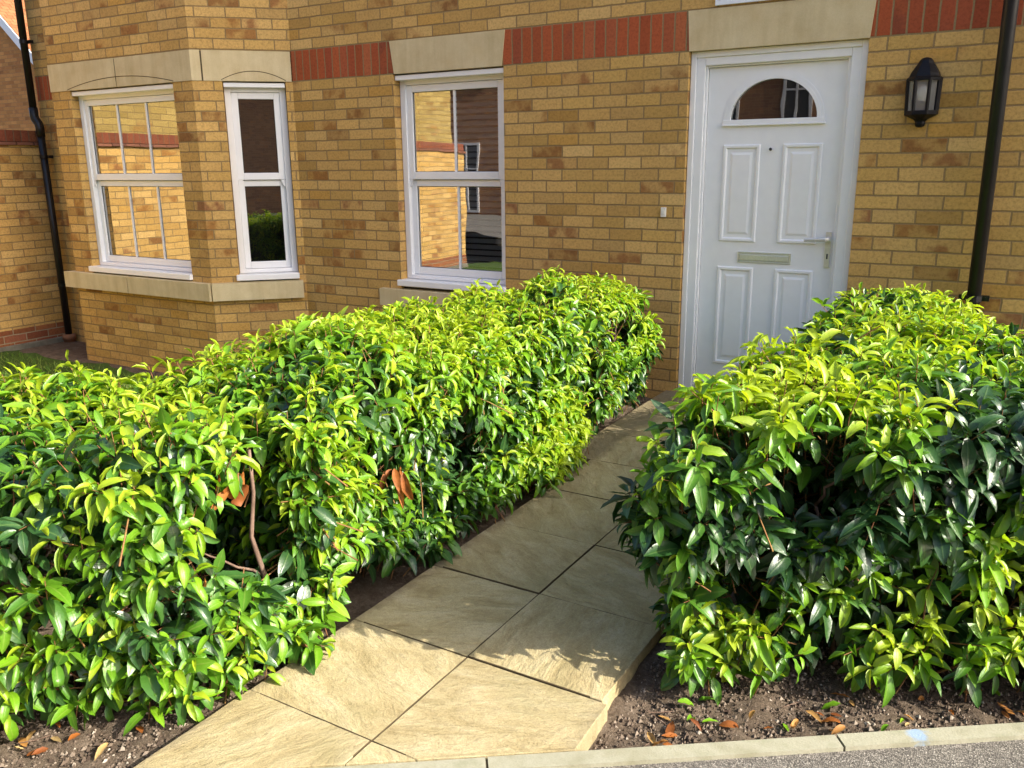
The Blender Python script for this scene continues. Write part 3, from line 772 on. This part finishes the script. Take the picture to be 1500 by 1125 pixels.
simple_house('terraced_house', 'red brown brick terrace with white windows mirrored in the glass', (-17.0, -23.5, 0), 40.0, 7.5, 5.2, 8.4, 'x', M['brown_brick'], M['tile_brown'], wn)

# ------------------------------------------------------------------ ground, path, kerb, road
KP = Vector((.536, -3.828)); KT = Vector((.8140, .5808)); KN = Vector((.5808, -.8140))   # kerb inner line, direction, road side
def kd(x, y): return (x-KP.x)*KN.x + (y-KP.y)*KN.y          # >0 on the road side
tag(MB().quad((-80,-80,-.62), Xd, Yd, 160, 160).build('ground', M['soil']), kind='structure')
def P2(a, n): return (KP.x+KT.x*a+KN.x*n, KP.y+KT.y*a+KN.y*n)
rd = MB(); a_ = [P2(-22, .05), P2(-22, 26), P2(30, 26), P2(30, .05)]
rd.face([(p[0],p[1],-.012) for p in a_]); tag(rd.build('road', M['asphalt']), kind='structure')
kb = MB(); k = -10
for k in range(-11, 12):
    s0 = .362+k*.912; p = [P2(s0+.003, 0), P2(s0+.003, .05), P2(s0+.909, .05), P2(s0+.909, 0)]
    kb.prism(p, -.15, .0+.0015*math.sin(k*2.1))
tag(kb.build('kerb', M['kerb'], bevel=.006), kind='structure')
kj = MB(); kj.prism([P2(-9.8,.006), P2(-9.8,.044), P2(10.5,.044), P2(10.5,.006)], -.14, -.004); kj.build('kerb_joints', M['groove']); tag(bpy.data.objects['kerb_joints'], kind='structure')

def clip(poly, f):
    out = []
    for i in range(len(poly)):
        a, b = poly[i], poly[(i+1) % len(poly)]; fa, fb = f(*a), f(*b)
        if fa <= 0: out.append(a)
        if fa*fb < 0:
            t = fa/(fa-fb); out.append((a[0]+(b[0]-a[0])*t, a[1]+(b[1]-a[1])*t))
    return out
SX, SY, SS = .088, -3.714, .45
slabs = []
for j in range(-2, 5):
    for i in range(2):
        fl_ = .03 if i == 1 and j <= 0 else 0
        slabs.append([(SX+i*SS, SY+j*SS), (SX+(i+1)*SS+fl_*1.1, SY+j*SS), (SX+(i+1)*SS+fl_*.6, SY+(j+1)*SS), (SX+i*SS, SY+(j+1)*SS)])
y5 = SY+5*SS
for (ya, yb, xs) in ((y5, y5+.45, (-.07,.53,1.0)), (y5+.45, y5+.9, (-.07,.235,.69,1.0)), (y5+.9, y5+1.34, (-.07,.53,1.0)), (y5+1.34, .06, (-.07,.38,1.0))):
    for xa, xb in zip(xs[:-1], xs[1:]): slabs.append([(xa,ya),(xb,ya),(xb,yb),(xa,yb)])
pm = MB()
for n_, sl_ in enumerate(slabs):
    p = clip(sl_, lambda x, y: kd(x, y)+.006)
    if len(p) < 3: continue
    c = Vector((sum(q[0] for q in p)/len(p), sum(q[1] for q in p)/len(p)))
    ida, idb = random.random(), random.random(); zt = random.uniform(-.002, .002)
    def off(d, jit=0):
        q2 = []
        n = len(p)
        for i in range(n):
            a, b, c3 = Vector(p[i-1]), Vector(p[i]), Vector(p[(i+1) % n])
            n1 = Vector((-(b-a).y, (b-a).x)).normalized(); n2 = Vector((-(c3-b).y, (c3-b).x)).normalized()
            k_ = (n1+n2); k_ = k_/max(.3, k_.dot(n1)); q2.append(b+k_*d)
        return q2
    # subdivide the outline so that the riven edge can wander
    def sub(q2, jit, seed):
        rr = random.Random(seed); out = []
        for i in range(len(q2)):
            a, b = q2[i], q2[(i+1) % len(q2)]; L = (b-a).length; m_ = max(1, int(math.dist(p[i], p[(i+1) % len(p)])/.035))
            nn = Vector((-(b-a).y, (b-a).x)).normalized() if L > 0 else Vector((0,0))
            for k2 in range(m_):
                t = k2/m_; out.append(a.lerp(b, t) + nn*(rr.uniform(-jit, jit) if k2 else 0))
        return out
    o1 = sub(off(.0018), .0007, n_); o2 = sub(off(.0034), .0010, n_+500)
    L_ = len(o1)
    if len(o2) != L_: o2 = [q*1.0 for q in sub(off(.003), .0, n_)]; o2 = [c+(q-c)*(1-.02) for q in o2]
    uv = lambda n: [(ida, idb)]*n
    pm.face([(q.x,q.y,zt) for q in o2], 0, uv(L_))
    for i in range(L_):
        j2 = (i+1) % L_
        side_m = 0 if (o1[i].x > SX+2*SS-.06 or o1[i].x < SX+.02 or kd(o1[i].x,o1[i].y) > -.03) else 1
        pm.face([(o1[i].x,o1[i].y,zt-.002),(o1[j2].x,o1[j2].y,zt-.002),(o2[j2].x,o2[j2].y,zt),(o2[i].x,o2[i].y,zt)], side_m, uv(4))
        pm.face([(o1[i].x,o1[i].y,-.06),(o1[j2].x,o1[j2].y,-.06),(o1[j2].x,o1[j2].y,zt-.002),(o1[i].x,o1[i].y,zt-.002)], side_m, uv(4))
jm = clip([(SX+.006,-4.8),(SX+.885,-4.8),(SX+.885,.05),(SX+.006,.05)], lambda x, y: kd(x, y)+.012)
pm.prism(jm, -.058, -.007, 1); pm.prism([(-.063,y5+.004),(.09,y5+.004),(.09,.05),(-.063,.05)], -.057, -.0075, 1)
tag(pm.build('path', [M['slab'], M['groove']]), kind='structure')

# soil: one gently falling sheet on the house side of the kerb
def vnoise(P, seed, freq):
    r = np.random.default_rng(seed); out = np.zeros(len(P))
    for k in range(10):
        d = r.normal(size=3); d /= np.linalg.norm(d); f = freq*r.uniform(.6, 1.7)
        out += np.sin(P @ d*f + r.uniform(0, 6.28))
    return out/3.2
def soil_z(x, y):
    x = np.asarray(x, float); y = np.asarray(y, float)
    t = np.clip((-.7-x)/4.2, 0, 1); t = t*t*(3-2*t)
    P = np.stack([x, y, 0*x], 1) if x.ndim else np.array([[float(x), float(y), 0]])
    n = vnoise(P, 3, 7)*.010 + vnoise(P, 4, 26)*.005
    near = np.clip((x-.96)/.25, 0, 1)
    return -.045 - .275*t + n
def soil_patch(x0, x1, y0, y1, st, name, matr, dz=0.0):
    nx, ny = int((x1-x0)/st)+1, int((y1-y0)/st)+1
    xs = np.linspace(x0, x1, nx); ys = np.linspace(y0, y1, ny)
    X, Y = np.meshgrid(xs, ys); z = soil_z(X.ravel(), Y.ravel())+dz
    if st < .05:
        P = np.stack([X.ravel(), Y.ravel(), 0*X.ravel()], 1); z = z + vnoise(P, 8, 70)*.004 + rng.normal(0, .0025, len(z))
    V = np.stack([X.ravel(), Y.ravel(), z], 1)
    idx = np.arange(nx*ny).reshape(ny, nx)
    F = np.stack([idx[:-1,:-1].ravel(), idx[:-1,1:].ravel(), idx[1:,1:].ravel(), idx[1:,:-1].ravel()], 1)
    C = V[F].mean(1); keep = ((C[:,0]-KP.x)*KN.x + (C[:,1]-KP.y)*KN.y) < .012
    F = F[keep]
    me = bpy.data.meshes.new(name); me.from_pydata(V.tolist(), [], F.tolist()); me.materials.append(matr)
    me.polygons.foreach_set('use_smooth', [True]*len(F)); me.update()
    o = bpy.data.objects.new(name, me); COL.objects.link(o); return tag(o, kind='structure')
soil_patch(-2.3, 3.2, -5.4, .12, .018, 'soil', M['soil'])
soil_patch(-6.9, -2.28, -8, .12, .06, 'lawn', M['lawn'], .012)
soil_patch(3.18, 8, -5.4, .12, .12, 'side_bed', M['soil'])
tag(MB().box(X0, XC+.4, -.62, .02, -.6, -.285).build('wall_bed', M['soil'], bevel=.06), kind='structure')

# ------------------------------------------------------------------ leaves
def np_mesh(name, V, F, mats, parent, attrs=None, smooth=True, fm=None):
    me = bpy.data.meshes.new(name)
    nv, nf = len(V), len(F); k = F.shape[1]
    me.vertices.add(nv); me.vertices.foreach_set('co', V.astype(np.float32).ravel())
    me.loops.add(nf*k); me.loops.foreach_set('vertex_index', F.astype(np.int32).ravel())
    me.polygons.add(nf); me.polygons.foreach_set('loop_start', (np.arange(nf)*k).astype(np.int32))
    me.polygons.foreach_set('use_smooth', np.full(nf, smooth))
    for m in mats: me.materials.append(m)
    for an, av in (attrs or {}).items():
        a = me.attributes.new(an, 'FLOAT', 'POINT'); a.data.foreach_set('value', av.astype(np.float32))
    me.update(calc_edges=True); me.validate()
    o = bpy.data.objects.new(name, me); COL.objects.link(o)
    if parent: o.parent = parent; o.matrix_parent_inverse = Matrix.Translation(parent.location).inverted()
    return o
def unit(a): return a/np.maximum(np.linalg.norm(a, axis=-1, keepdims=True), 1e-9)
RT = np.array([0, .10, .28, .48, .68, .86, 1.0])
WT = np.array([.05, .55, .93, 1.0, .80, .42, .02])
def leaves(base, d, up, L, W, curl, fold, wav, tone):
    """arrays over N leaves -> vertices, faces, tone, edge"""
    N = len(base); d = unit(d); side = unit(np.cross(up, d)); nrm = np.cross(d, side)
    n = len(RT)
    th = curl[:,None]*RT[None,:]
    dt = np.diff(RT, prepend=0)
    thm = curl[:,None]*(RT-dt/2)[None,:]
    lx = np.cumsum(np.cos(thm)*dt, 1)*L[:,None]; lz = -np.cumsum(np.sin(thm)*dt, 1)*L[:,None]
    w = WT[None,:]*W[:,None]*.5
    mid = base[:,None,:] + d[:,None,:]*lx[:,:,None] + nrm[:,None,:]*lz[:,:,None]
    nl = nrm[:,None,:]*np.cos(th)[:,:,None] + d[:,None,:]*np.sin(th)[:,:,None]
    ph = rng.uniform(0, 6.28, (N,1,2))
    V = np.zeros((N, n, 3, 3))
    V[:,:,1] = mid
    for c, sg in ((0,-1), (2,1)):
        lift = np.sin(fold)[:,None]*w + np.sin(RT[None,:]*15+ph[:,:,c//2])*wav[:,None]*w
        V[:,:,c] = mid + side[:,None,:]*(sg*w*np.cos(fold)[:,None])[:,:,None] + nl*lift[:,:,None]
    cut = rng.random(N) < .09                       # leaves clipped by the shears
    V[cut, 5:] = V[cut, 4:5]
    idx = np.arange(N*n*3).reshape(N, n, 3)
    a = np.stack([idx[:,:-1,0], idx[:,:-1,1], idx[:,1:,1], idx[:,1:,0]], -1).reshape(-1,4)
    b = np.stack([idx[:,:-1,1], idx[:,:-1,2], idx[:,1:,2], idx[:,1:,1]], -1).reshape(-1,4)
    edge = np.tile(np.array([1,0,1.0]), N*n)
    tn = np.repeat(tone, n*3)
    return V.reshape(-1,3), np.concatenate([a,b]), tn, edge

def poly_sd(P, poly):
    x, y = P[:,0], P[:,1]; n = len(poly); d = np.full(len(P), 1e9); ins = np.zeros(len(P), bool)
    for i in range(n):
        a = np.array(poly[i]); b = np.array(poly[(i+1) % n]); e = b-a
        w0, w1 = x-a[0], y-a[1]; t = np.clip((w0*e[0]+w1*e[1])/(e@e), 0, 1)
        d = np.minimum(d, (w0-e[0]*t)**2+(w1-e[1]*t)**2)
        c = ((a[1] > y) != (b[1] > y)) & (x < (b[0]-a[0])*(y-a[1])/(b[1]-a[1]+1e-12)+a[0])
        ins ^= c
    return np.where(ins, -1, 1)*np.sqrt(d)

def hedge(name, label, cat, poly, top, n_out, n_in, size, young, seed, lump=.045, rad=.14, gaps=(), trunks=(), dead=(), tops=None, undercut=.10, group=None, gap_thr=.9, zbot=.07, drift=.38):
    global rng
    rng = np.random.default_rng(seed)
    px = [p[0] for p in poly]; py = [p[1] for p in poly]
    cx, cy = sum(px)/len(px), sum(py)/len(py)
    root = tag(empty(name, (cx, cy, float(soil_z(np.array([cx]), np.array([cy]))[0]))), label, cat, group)
    def topz(P):
        t = np.full(len(P), top)
        if tops is not None: t = t + tops(P[:,0], P[:,1])
        return t
    def sd(P):
        z = P[:,2]
        a = poly_sd(P, poly) + undercut*np.clip(1-z/.33, 0, 1) + rad
        b = z - topz(P) + rad
        s = np.minimum(np.maximum(a,b),0) + np.hypot(np.maximum(a,0), np.maximum(b,0)) - rad
        return s + vnoise(P, seed+1, 6.5)*lump + vnoise(P, seed+2, 17)*lump*.4
    lo = np.array([min(px)-.1, min(py)-.1, zbot]); hi = np.array([max(px)+.1, max(py)+.1, top+.15])
    def sample(n, s0, s1):
        out = []
        tot = 0
        while tot < n:
            P = rng.uniform(lo, hi, (60000, 3)); s = sd(P); P = P[(s > s0) & (s < s1)]
            out.append(P); tot += len(P)
        return np.concatenate(out)[:n]
    def grad(P):
        e = .012; g = np.stack([sd(P+np.eye(3)[i]*e)-sd(P-np.eye(3)[i]*e) for i in range(3)], 1)
        return unit(g)
    allL = []; stems = []
    for layer, (n, s0, s1) in enumerate(((n_out, -.035, .012), (n_in, -.24, -.06))):
        P = sample(n, s0, s1)
        gm = vnoise(P, seed+5, 9.0)
        keep = (gm < gap_thr) | (P[:,2] > top-.16)
        for (gx, gy, gz, gr) in gaps:
            keep &= (((P-np.array([gx,gy,gz]))/gr)**2).sum(1) > 1
        P = P[keep]; n = len(P)
        G = grad(P); up = np.array([0,0,1.0])
        ax = unit(G*rng.uniform(.35,.9,(n,1)) + up*rng.uniform(.25,.85,(n,1)) + rng.normal(0,.30,(n,3)))
        # how young this shoot is: more on top and on the outside, in drifts
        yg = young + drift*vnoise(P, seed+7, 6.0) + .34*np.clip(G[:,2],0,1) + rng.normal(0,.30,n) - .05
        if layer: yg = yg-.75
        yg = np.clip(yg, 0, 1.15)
        slen = rng.uniform(.05,.10,n)*(size/.09)*(1+.35*yg)
        nl = 9 if layer == 0 else 7
        ph0 = rng.uniform(0,6.28,n)
        t1 = unit(np.cross(ax, np.array([.31,.87,.39]))); t2 = np.cross(ax, t1)
        tip = P + ax*(rng.uniform(0,.03,(n,1)) + .03*(yg[:,None] > .55))
        for k in range(nl):
            f = k/(nl-1)                      # 0 at the tip, 1 at the oldest leaf
            ph = ph0 + k*2.4 + rng.normal(0,.25,n)
            radial = t1*np.cos(ph)[:,None] + t2*np.sin(ph)[:,None]
            al = np.clip((.45 + 1.05*f**.7) + rng.normal(0,.18,n), .15, 1.9)
            d = unit(ax*np.cos(al)[:,None] + radial*np.sin(al)[:,None] + np.array([0,0,-.52])*(.25+f))
            base = tip - ax*(slen*f)[:,None] + radial*.006
            u = ax*.7 + up*.75 + rng.normal(0,.25,(n,3)); u = u - d*(u*d).sum(1)[:,None]
            L = size*(.50+.50*min(1, f*2.2+.08))*rng.uniform(.66,1.28,n); L *= np.where(yg > .5, .95, 1.06)
            W = L*rng.uniform(.33,.45,n)
            curl = rng.normal(.68,.38,n) + .3*(1-f)*yg
            fold = np.clip(rng.normal(.42,.18,n) + .25*(yg > .6), .05, 1.0)
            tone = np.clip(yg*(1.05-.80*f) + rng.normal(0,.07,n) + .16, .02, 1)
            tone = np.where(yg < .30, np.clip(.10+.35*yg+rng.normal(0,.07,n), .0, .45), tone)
            allL.append((base, d, unit(u), L, W, curl, fold, np.abs(rng.normal(.06,.12,n)), tone))
        stems.append((tip, P - ax*(slen+.07)[:,None], layer))
    cat_ = [np.concatenate([a[i] for a in allL]) for i in range(9)]
    # keep clear of the house wall and off the ground
    tipz = cat_[0][:,2] + cat_[1][:,2]*cat_[3]
    ok = (tipz > -.035) & (cat_[0][:,1] < -.06)
    cat_ = [c[ok] for c in cat_]
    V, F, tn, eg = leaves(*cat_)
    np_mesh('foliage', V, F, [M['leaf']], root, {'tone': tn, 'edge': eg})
    # twigs
    TV, TF = [], []; off = 0
    for tip, bot, layer in stems:
        n = len(tip); a = unit(tip-bot); s1 = unit(np.cross(a, np.array([.2,.9,.35]))); s2 = np.cross(a, s1)
        mid = (tip+bot)/2 + rng.normal(0,.004,(n,3))
        rings = []
        for c, r in ((bot,.0028),(mid,.0022),(tip,.0012)):
            for j in range(3):
                t = j*2.0944; rings.append(c+(s1*math.cos(t)+s2*math.sin(t))*r)
        V3 = np.stack(rings, 1).reshape(-1,3); b0 = off+np.arange(n)*9
        for k in range(2):
            for j in range(3):
                TF.append(np.stack([b0+k*3+j, b0+k*3+(j+1)%3, b0+(k+1)*3+(j+1)%3, b0+(k+1)*3+j], 1))
        TV.append(V3); off += n*9
    np_mesh('twigs', np.concatenate(TV), np.concatenate(TF), [M['twig']], root)
    # woody stems from the ground, each forking towards the shell
    bm = MB(); rr = random.Random(seed)
    def zz(x, y): return float(soil_z(np.array([x]), np.array([y]))[0])
    def stem(p0, p1, r0, lv):
        p0 = Vector(p0); p1 = Vector(p1); n = 5; pts = []
        for i in range(n+1):
            t = i/n; q = p0.lerp(p1, t); j = .018*math.sin(t*PI)
            pts.append(q + Vector((rr.uniform(-j,j), rr.uniform(-j,j), rr.uniform(-j,j)*.4)))
        bm.tube(pts, [r0*(1-.55*i/n) for i in range(n+1)], 7 if lv == 0 else 5)
        if lv < 2:
            for q in range(4 if lv == 0 else 3):
                b = pts[rr.choice((2,3,4,5))]; dd = Vector((rr.uniform(-.3,.3), rr.uniform(-.3,.3), rr.uniform(.05,.32)))*(1 if lv == 0 else .65)
                if inside(b+dd): stem(b, b+dd, r0*.5, lv+1)
    def inside(q): return sd(np.array([[q.x, q.y, max(q.z, .2)]]))[0] < -.02
    inn = [(x, y) for x, y in ((rr.uniform(min(px),max(px)), rr.uniform(min(py),max(py))) for _ in range(400)) if poly_sd(np.array([[x,y,0]]), poly)[0] < -.16]
    for (x, y) in inn[:max(4, int(len(inn)*0+9))]:
        z0 = zz(x,y)-.02
        stem((x,y,z0), (x+rr.uniform(-.12,.12), y+rr.uniform(-.12,.12), top*rr.uniform(.6,.82)), rr.uniform(.010,.016), 0)
    bo = bm.build('branches', M['bark'], root, True); bo.matrix_parent_inverse = Matrix.Translation(root.location).inverted()
    for (a, b, r0) in trunks:
        bm = MB(); stem(a, b, r0, 1)
        tk = bm.build('trunk', M['bark'], root, True); tk.matrix_parent_inverse = Matrix.Translation(root.location).inverted()
    if dead:
        D_ = np.array(dead, float); n = len(D_)
        B = np.repeat(D_[:,:3], 5, 0) + rng.normal(0,.02,(n*5,3)); N = len(B)
        d = unit(rng.normal(0,.5,(N,3)) + np.array([.3,-.3,-.9])); u = unit(rng.normal(0,1,(N,3)) + np.array([.4,-.5,.3])); u = unit(u - d*(u*d).sum(1)[:,None])
        Ld = rng.uniform(.07,.12,N)
        V, F, tn, eg = leaves(B, d, u, Ld, Ld*.36, rng.normal(.9,.5,N), rng.uniform(.5,1.1,N), np.full(N,.2), rng.uniform(.1,.6,N))
        np_mesh('dead_leaves', V, F, [M['dead']], root, {'tone': tn, 'edge': eg})
    return root

hedge('laurel_bush', 'laurel bush at the left front corner by the road, bare soil under it', 'hedge',
      [(.065,-3.91),(.09,-3.36),(-.6,-3.36),(-1.0,-3.55),(-2.1,-4.3),(-2.1,-5.44),(-.26,-4.20)], .715, 1950, 850, .086, .50, 101, undercut=-.02, zbot=.02,
      gaps=((.06,-3.61,.50,.19), (.0,-3.54,.60,.14), (-.36,-4.04,.42,.13), (-.12,-3.86,.56,.10)), dead=((-.36,-4.06,.58), (.04,-3.645,.62), (.03,-3.74,.34)),
      trunks=(((-.01,-3.54,-.02),(.0,-3.56,.66),.011),), gap_thr=.55)
hedge('laurel_hedge', 'long clipped laurel hedge in full sun along the left of the path', 'hedge',
      [(.09,-3.40),(.09,-2.6),(.05,-1.42),(-.62,-1.42),(-.62,-3.38)], .79, 2300, 1000, .079, .56, 202, undercut=.02,
      gaps=((.05,-3.05,.45,.10), (.05,-2.55,.5,.09)), dead=((.07,-2.98,.42),), gap_thr=.6)
hedge('laurel_bush', 'neat laurel bush against the house wall between hedge and door', 'hedge',
      [(-.02,-1.16),(-.03,-.30),(-.52,-.30),(-.52,-1.16)], .78, 800, 350, .078, .50, 303, gap_thr=.9)
hedge('laurel_hedge', 'broad laurel hedge with many dark leaves to the right of the path', 'hedge',
      [(1.06,-2.97),(1.10,-2.5),(1.10,-.84),(1.62,-.80),(1.92,-1.45),(2.9,-1.5),(2.9,-2.05),(2.1,-2.56),(1.66,-2.86),(1.16,-3.09)], .78, 2350, 1200, .088, .40, 404, undercut=.0, zbot=.05, drift=.70, gaps=((1.43,-2.95,.63,.13), (1.28,-3.04,.30,.13), (1.06,-2.85,.35,.13)),
      trunks=(((1.22,-2.86,-.03),(1.08,-2.92,.40),.011), ((1.5,-2.7,-.03),(1.42,-2.78,.5),.011)), gap_thr=1.3, lump=.055)
hedge('laurel_bush', 'rounded laurel bush against the house between door and right drainpipe', 'hedge',
      [(1.14,-.70),(1.12,-.20),(1.58,-.20),(1.60,-.70)], .77, 560, 260, .080, .55, 505, gap_thr=.95)

# grass on the lawn
rng = np.random.default_rng(77)
N = 16000
gx = rng.uniform(-6.6,-2.4,N); gy = rng.uniform(-3.6,-.7,N); k = ~((gx > -6.1) & (gy > -.62))
gx, gy = gx[k], gy[k]; N = len(gx)
gz = soil_z(gx, gy)+.01; hgt = rng.uniform(.025,.065,N); az = rng.uniform(0,6.28,N); ln = rng.normal(0,.03,(N,2))
wd = .003; V = np.zeros((N,3,3)); V[:,0] = np.stack([gx-wd*np.cos(az), gy-wd*np.sin(az), gz],1); V[:,1] = np.stack([gx+wd*np.cos(az), gy+wd*np.sin(az), gz],1); V[:,2] = np.stack([gx+ln[:,0], gy+ln[:,1], gz+hgt],1)
tag(np_mesh('grass', V.reshape(-1,3), np.arange(N*3).reshape(N,3), [M['grass']], None, {'tone': np.repeat(rng.uniform(.1,1,N),3)}), 'short sunlit lawn grass behind the left hedge', 'grass', kind='stuff')

# crumbs of soil and grit on the two front beds
N = 26000
s_ = rng.uniform(-1.6, 2.6, N); n_ = -np.abs(rng.uniform(.004,.62,N))
cx_ = KP.x+KT.x*s_+KN.x*n_; cy_ = KP.y+KT.y*s_+KN.y*n_
k = ~((cx_ > .07) & (cx_ < 1.02)); cx_, cy_ = cx_[k], cy_[k]; N = len(cx_)
cz_ = soil_z(cx_, cy_)+.002; r_ = rng.lognormal(-5.65,.5,N).clip(.0012,.009)
octv = np.array([(1,0,0),(-1,0,0),(0,1,0),(0,-1,0),(0,0,1),(0,0,-1)], float)
octf = np.array([(0,2,4),(2,1,4),(1,3,4),(3,0,4),(2,0,5),(1,2,5),(3,1,5),(0,3,5)])
V = np.stack([cx_,cy_,cz_],1)[:,None,:] + octv[None]*r_[:,None,None]*rng.uniform(.55,1.3,(N,6,1))
F = (np.arange(N)[:,None,None]*6+octf[None]).reshape(-1,3)
def grit_mat():
    T = NT('grit'); at = T.n('Attribute', attribute_name='tone')
    return T.done(T.bsdf(T.ramp(at.outputs['Fac'], [(0,(.05,.035,.026)),(.6,(.14,.105,.078)),(.92,(.22,.175,.135)),(1,(.42,.37,.30))]), .95, .15))
tag(np_mesh('soil_crumbs', V.reshape(-1,3), F, [grit_mat()], None, {'tone': np.repeat(rng.uniform(0,1,N),6)}, smooth=False), 'crumbs of soil and grit on the beds by the kerb', 'grit', kind='stuff')

# bits of stick and straw
rng = np.random.default_rng(31)
tw = MB()
for i in range(90):
    s1 = rng.uniform(-1.3, 2.2); n1 = -rng.uniform(.02,.45); x, y = KP.x+KT.x*s1+KN.x*n1, KP.y+KT.y*s1+KN.y*n1
    if .06 < x < 1.06: continue
    z = float(soil_z(np.array([x]), np.array([y]))[0])+.005; a = rng.uniform(0,6.28); L = rng.uniform(.02,.08)
    tw.tube([(x,y,z),(x+math.cos(a)*L*.5+rng.normal(0,.003),y+math.sin(a)*L*.5,z+.003),(x+math.cos(a)*L,y+math.sin(a)*L,z+rng.uniform(0,.012))], [.0014,.0012,.0008], 4)
tag(tw.build('twig_litter', M['bark']), 'bits of dry stick lying on the soil by the kerb', 'twigs', kind='stuff')

# fallen leaves, each one its own thing
rng = np.random.default_rng(5)
def fallen(i, x, y, green, L):
    N1 = np.array([[0,0,.006]]); a = rng.uniform(0,6.28)
    d = np.array([[math.cos(a), math.sin(a), rng.uniform(-.05,.25)]]); u = unit(np.array([[rng.normal(0,.35), rng.normal(0,.35), 1.0]]))
    u = unit(u-unit(d)*(u*unit(d)).sum())
    V, F, tn, eg = leaves(N1, d, u, np.array([L]), np.array([L*rng.uniform(.34,.46)]), np.array([rng.normal(.3,.5)]), np.array([rng.uniform(.2,.8)]), np.array([.18]), np.array([rng.uniform(.5,.8) if green else rng.uniform(0,1)]))
    V[:,2] -= V[:,2].min()-.003
    o = np_mesh('fallen_leaf', V, F, [M['leaf'] if green else M['dead']], None, {'tone': tn, 'edge': eg})
    o.location = (x, y, float(soil_z(np.array([x]), np.array([y]))[0])+.004)
    if green: tag(o, 'fallen green leaf on the soil below the right hedge', 'leaf', 'fallen green leaves')
    elif x > 1: tag(o, 'dry brown fallen leaf on the soil between right hedge and kerb', 'leaf', 'dead leaves by the right hedge')
    else: tag(o, 'dry brown fallen leaf on the soil under the left bush', 'leaf', 'dead leaves under the left bush')
for i in range(46):
    s = rng.uniform(.62, 1.9) if i % 3 else rng.uniform(1.15, 1.9); n = -rng.uniform(.02,.20)
    x, y = KP.x+KT.x*s+KN.x*n, KP.y+KT.y*s+KN.y*n
    if x > 1.07: fallen(i, x, y, i % 6 == 0, rng.uniform(.025,.06))
for i in range(7):
    x = rng.uniform(1.06, 1.3); n = -rng.uniform(.06,.26); s = ((x-KP.x)-KN.x*n)/KT.x
    fallen(i, x, KP.y+KT.y*s+KN.y*n, i < 4, rng.uniform(.04,.065))
for i in range(14):
    x = rng.uniform(-.5,.03); n = -rng.uniform(.12,.34); s = ((x-KP.x)-KN.x*n)/KT.x
    fallen(i, x, KP.y+KT.y*s+KN.y*n, False, rng.uniform(.03,.06))
peb = MB(); peb.lathe([(0,-.008),(.009,-.006),(.013,0),(.010,.007),(.004,.010),(0,.010)], (0,0,0), 10)
pb = tag(peb.build('pebble', M['white_plastic'], None, True), 'white pebble by the right front corner of the path', 'pebble'); pb.location = (1.045,-3.435,-.036)

# ------------------------------------------------------------------ light, sky, camera
AZ, EL = R(6), R(33)           # sun just behind the facade plane, from the right
S = Vector((math.cos(EL)*math.cos(AZ), math.cos(EL)*math.sin(AZ), math.sin(EL)))
su = bpy.data.lights.new('Sun', 'SUN'); su.energy = 3.9; su.angle = R(.5); su.color = (1.0, .93, .80)
so_ = bpy.data.objects.new('Sun', su); COL.objects.link(so_); so_.rotation_euler = (-S).to_track_quat('-Z', 'Y').to_euler()
wd_ = bpy.data.worlds.new('World'); sc.world = wd_; wd_.use_nodes = True
nt = wd_.node_tree; nt.nodes.clear()
sky = nt.nodes.new('ShaderNodeTexSky'); sky.sky_type = 'NISHITA'; sky.sun_disc = False
sky.sun_elevation = EL; sky.sun_rotation = R(90)-AZ
sky.air_density = .85; sky.dust_density = 3.2; sky.ozone_density = 1.0
bg = nt.nodes.new('ShaderNodeBackground'); bg.inputs['Strength'].default_value = .15
ow = nt.nodes.new('ShaderNodeOutputWorld'); nt.links.new(sky.outputs[0], bg.inputs[0]); nt.links.new(bg.outputs[0], ow.inputs[0])

cam = bpy.data.cameras.new('Camera'); cam.lens = 29.928; cam.sensor_width = 36; cam.sensor_fit = 'HORIZONTAL'; cam.clip_end = 500; cam.clip_start = .05
co = bpy.data.objects.new('Camera', cam); COL.objects.link(co)
r_ = Vector((.8595746,.51093434,-.00880979)); u_ = Vector((-.12026279,.21902068,.96828033)); f_ = Vector((-.4966572,.83124969,-.249711))
mt = Matrix(((r_.x,u_.x,-f_.x,1.8398),(r_.y,u_.y,-f_.y,-5.1643),(r_.z,u_.z,-f_.z,1.4467),(0,0,0,1)))
co.matrix_world = mt
sc.camera = co
sc.view_settings.view_transform = 'Standard'; sc.view_settings.look = 'None'; sc.view_settings.gamma = 1
sc.view_settings.exposure = 1.3
sc.render.engine = 'CYCLES'
sc.cycles.use_denoising = True
sc.cycles.max_bounces = 10; sc.cycles.transparent_max_bounces = 12; sc.cycles.transmission_bounces = 6
sc.cycles.sample_clamp_indirect = 6
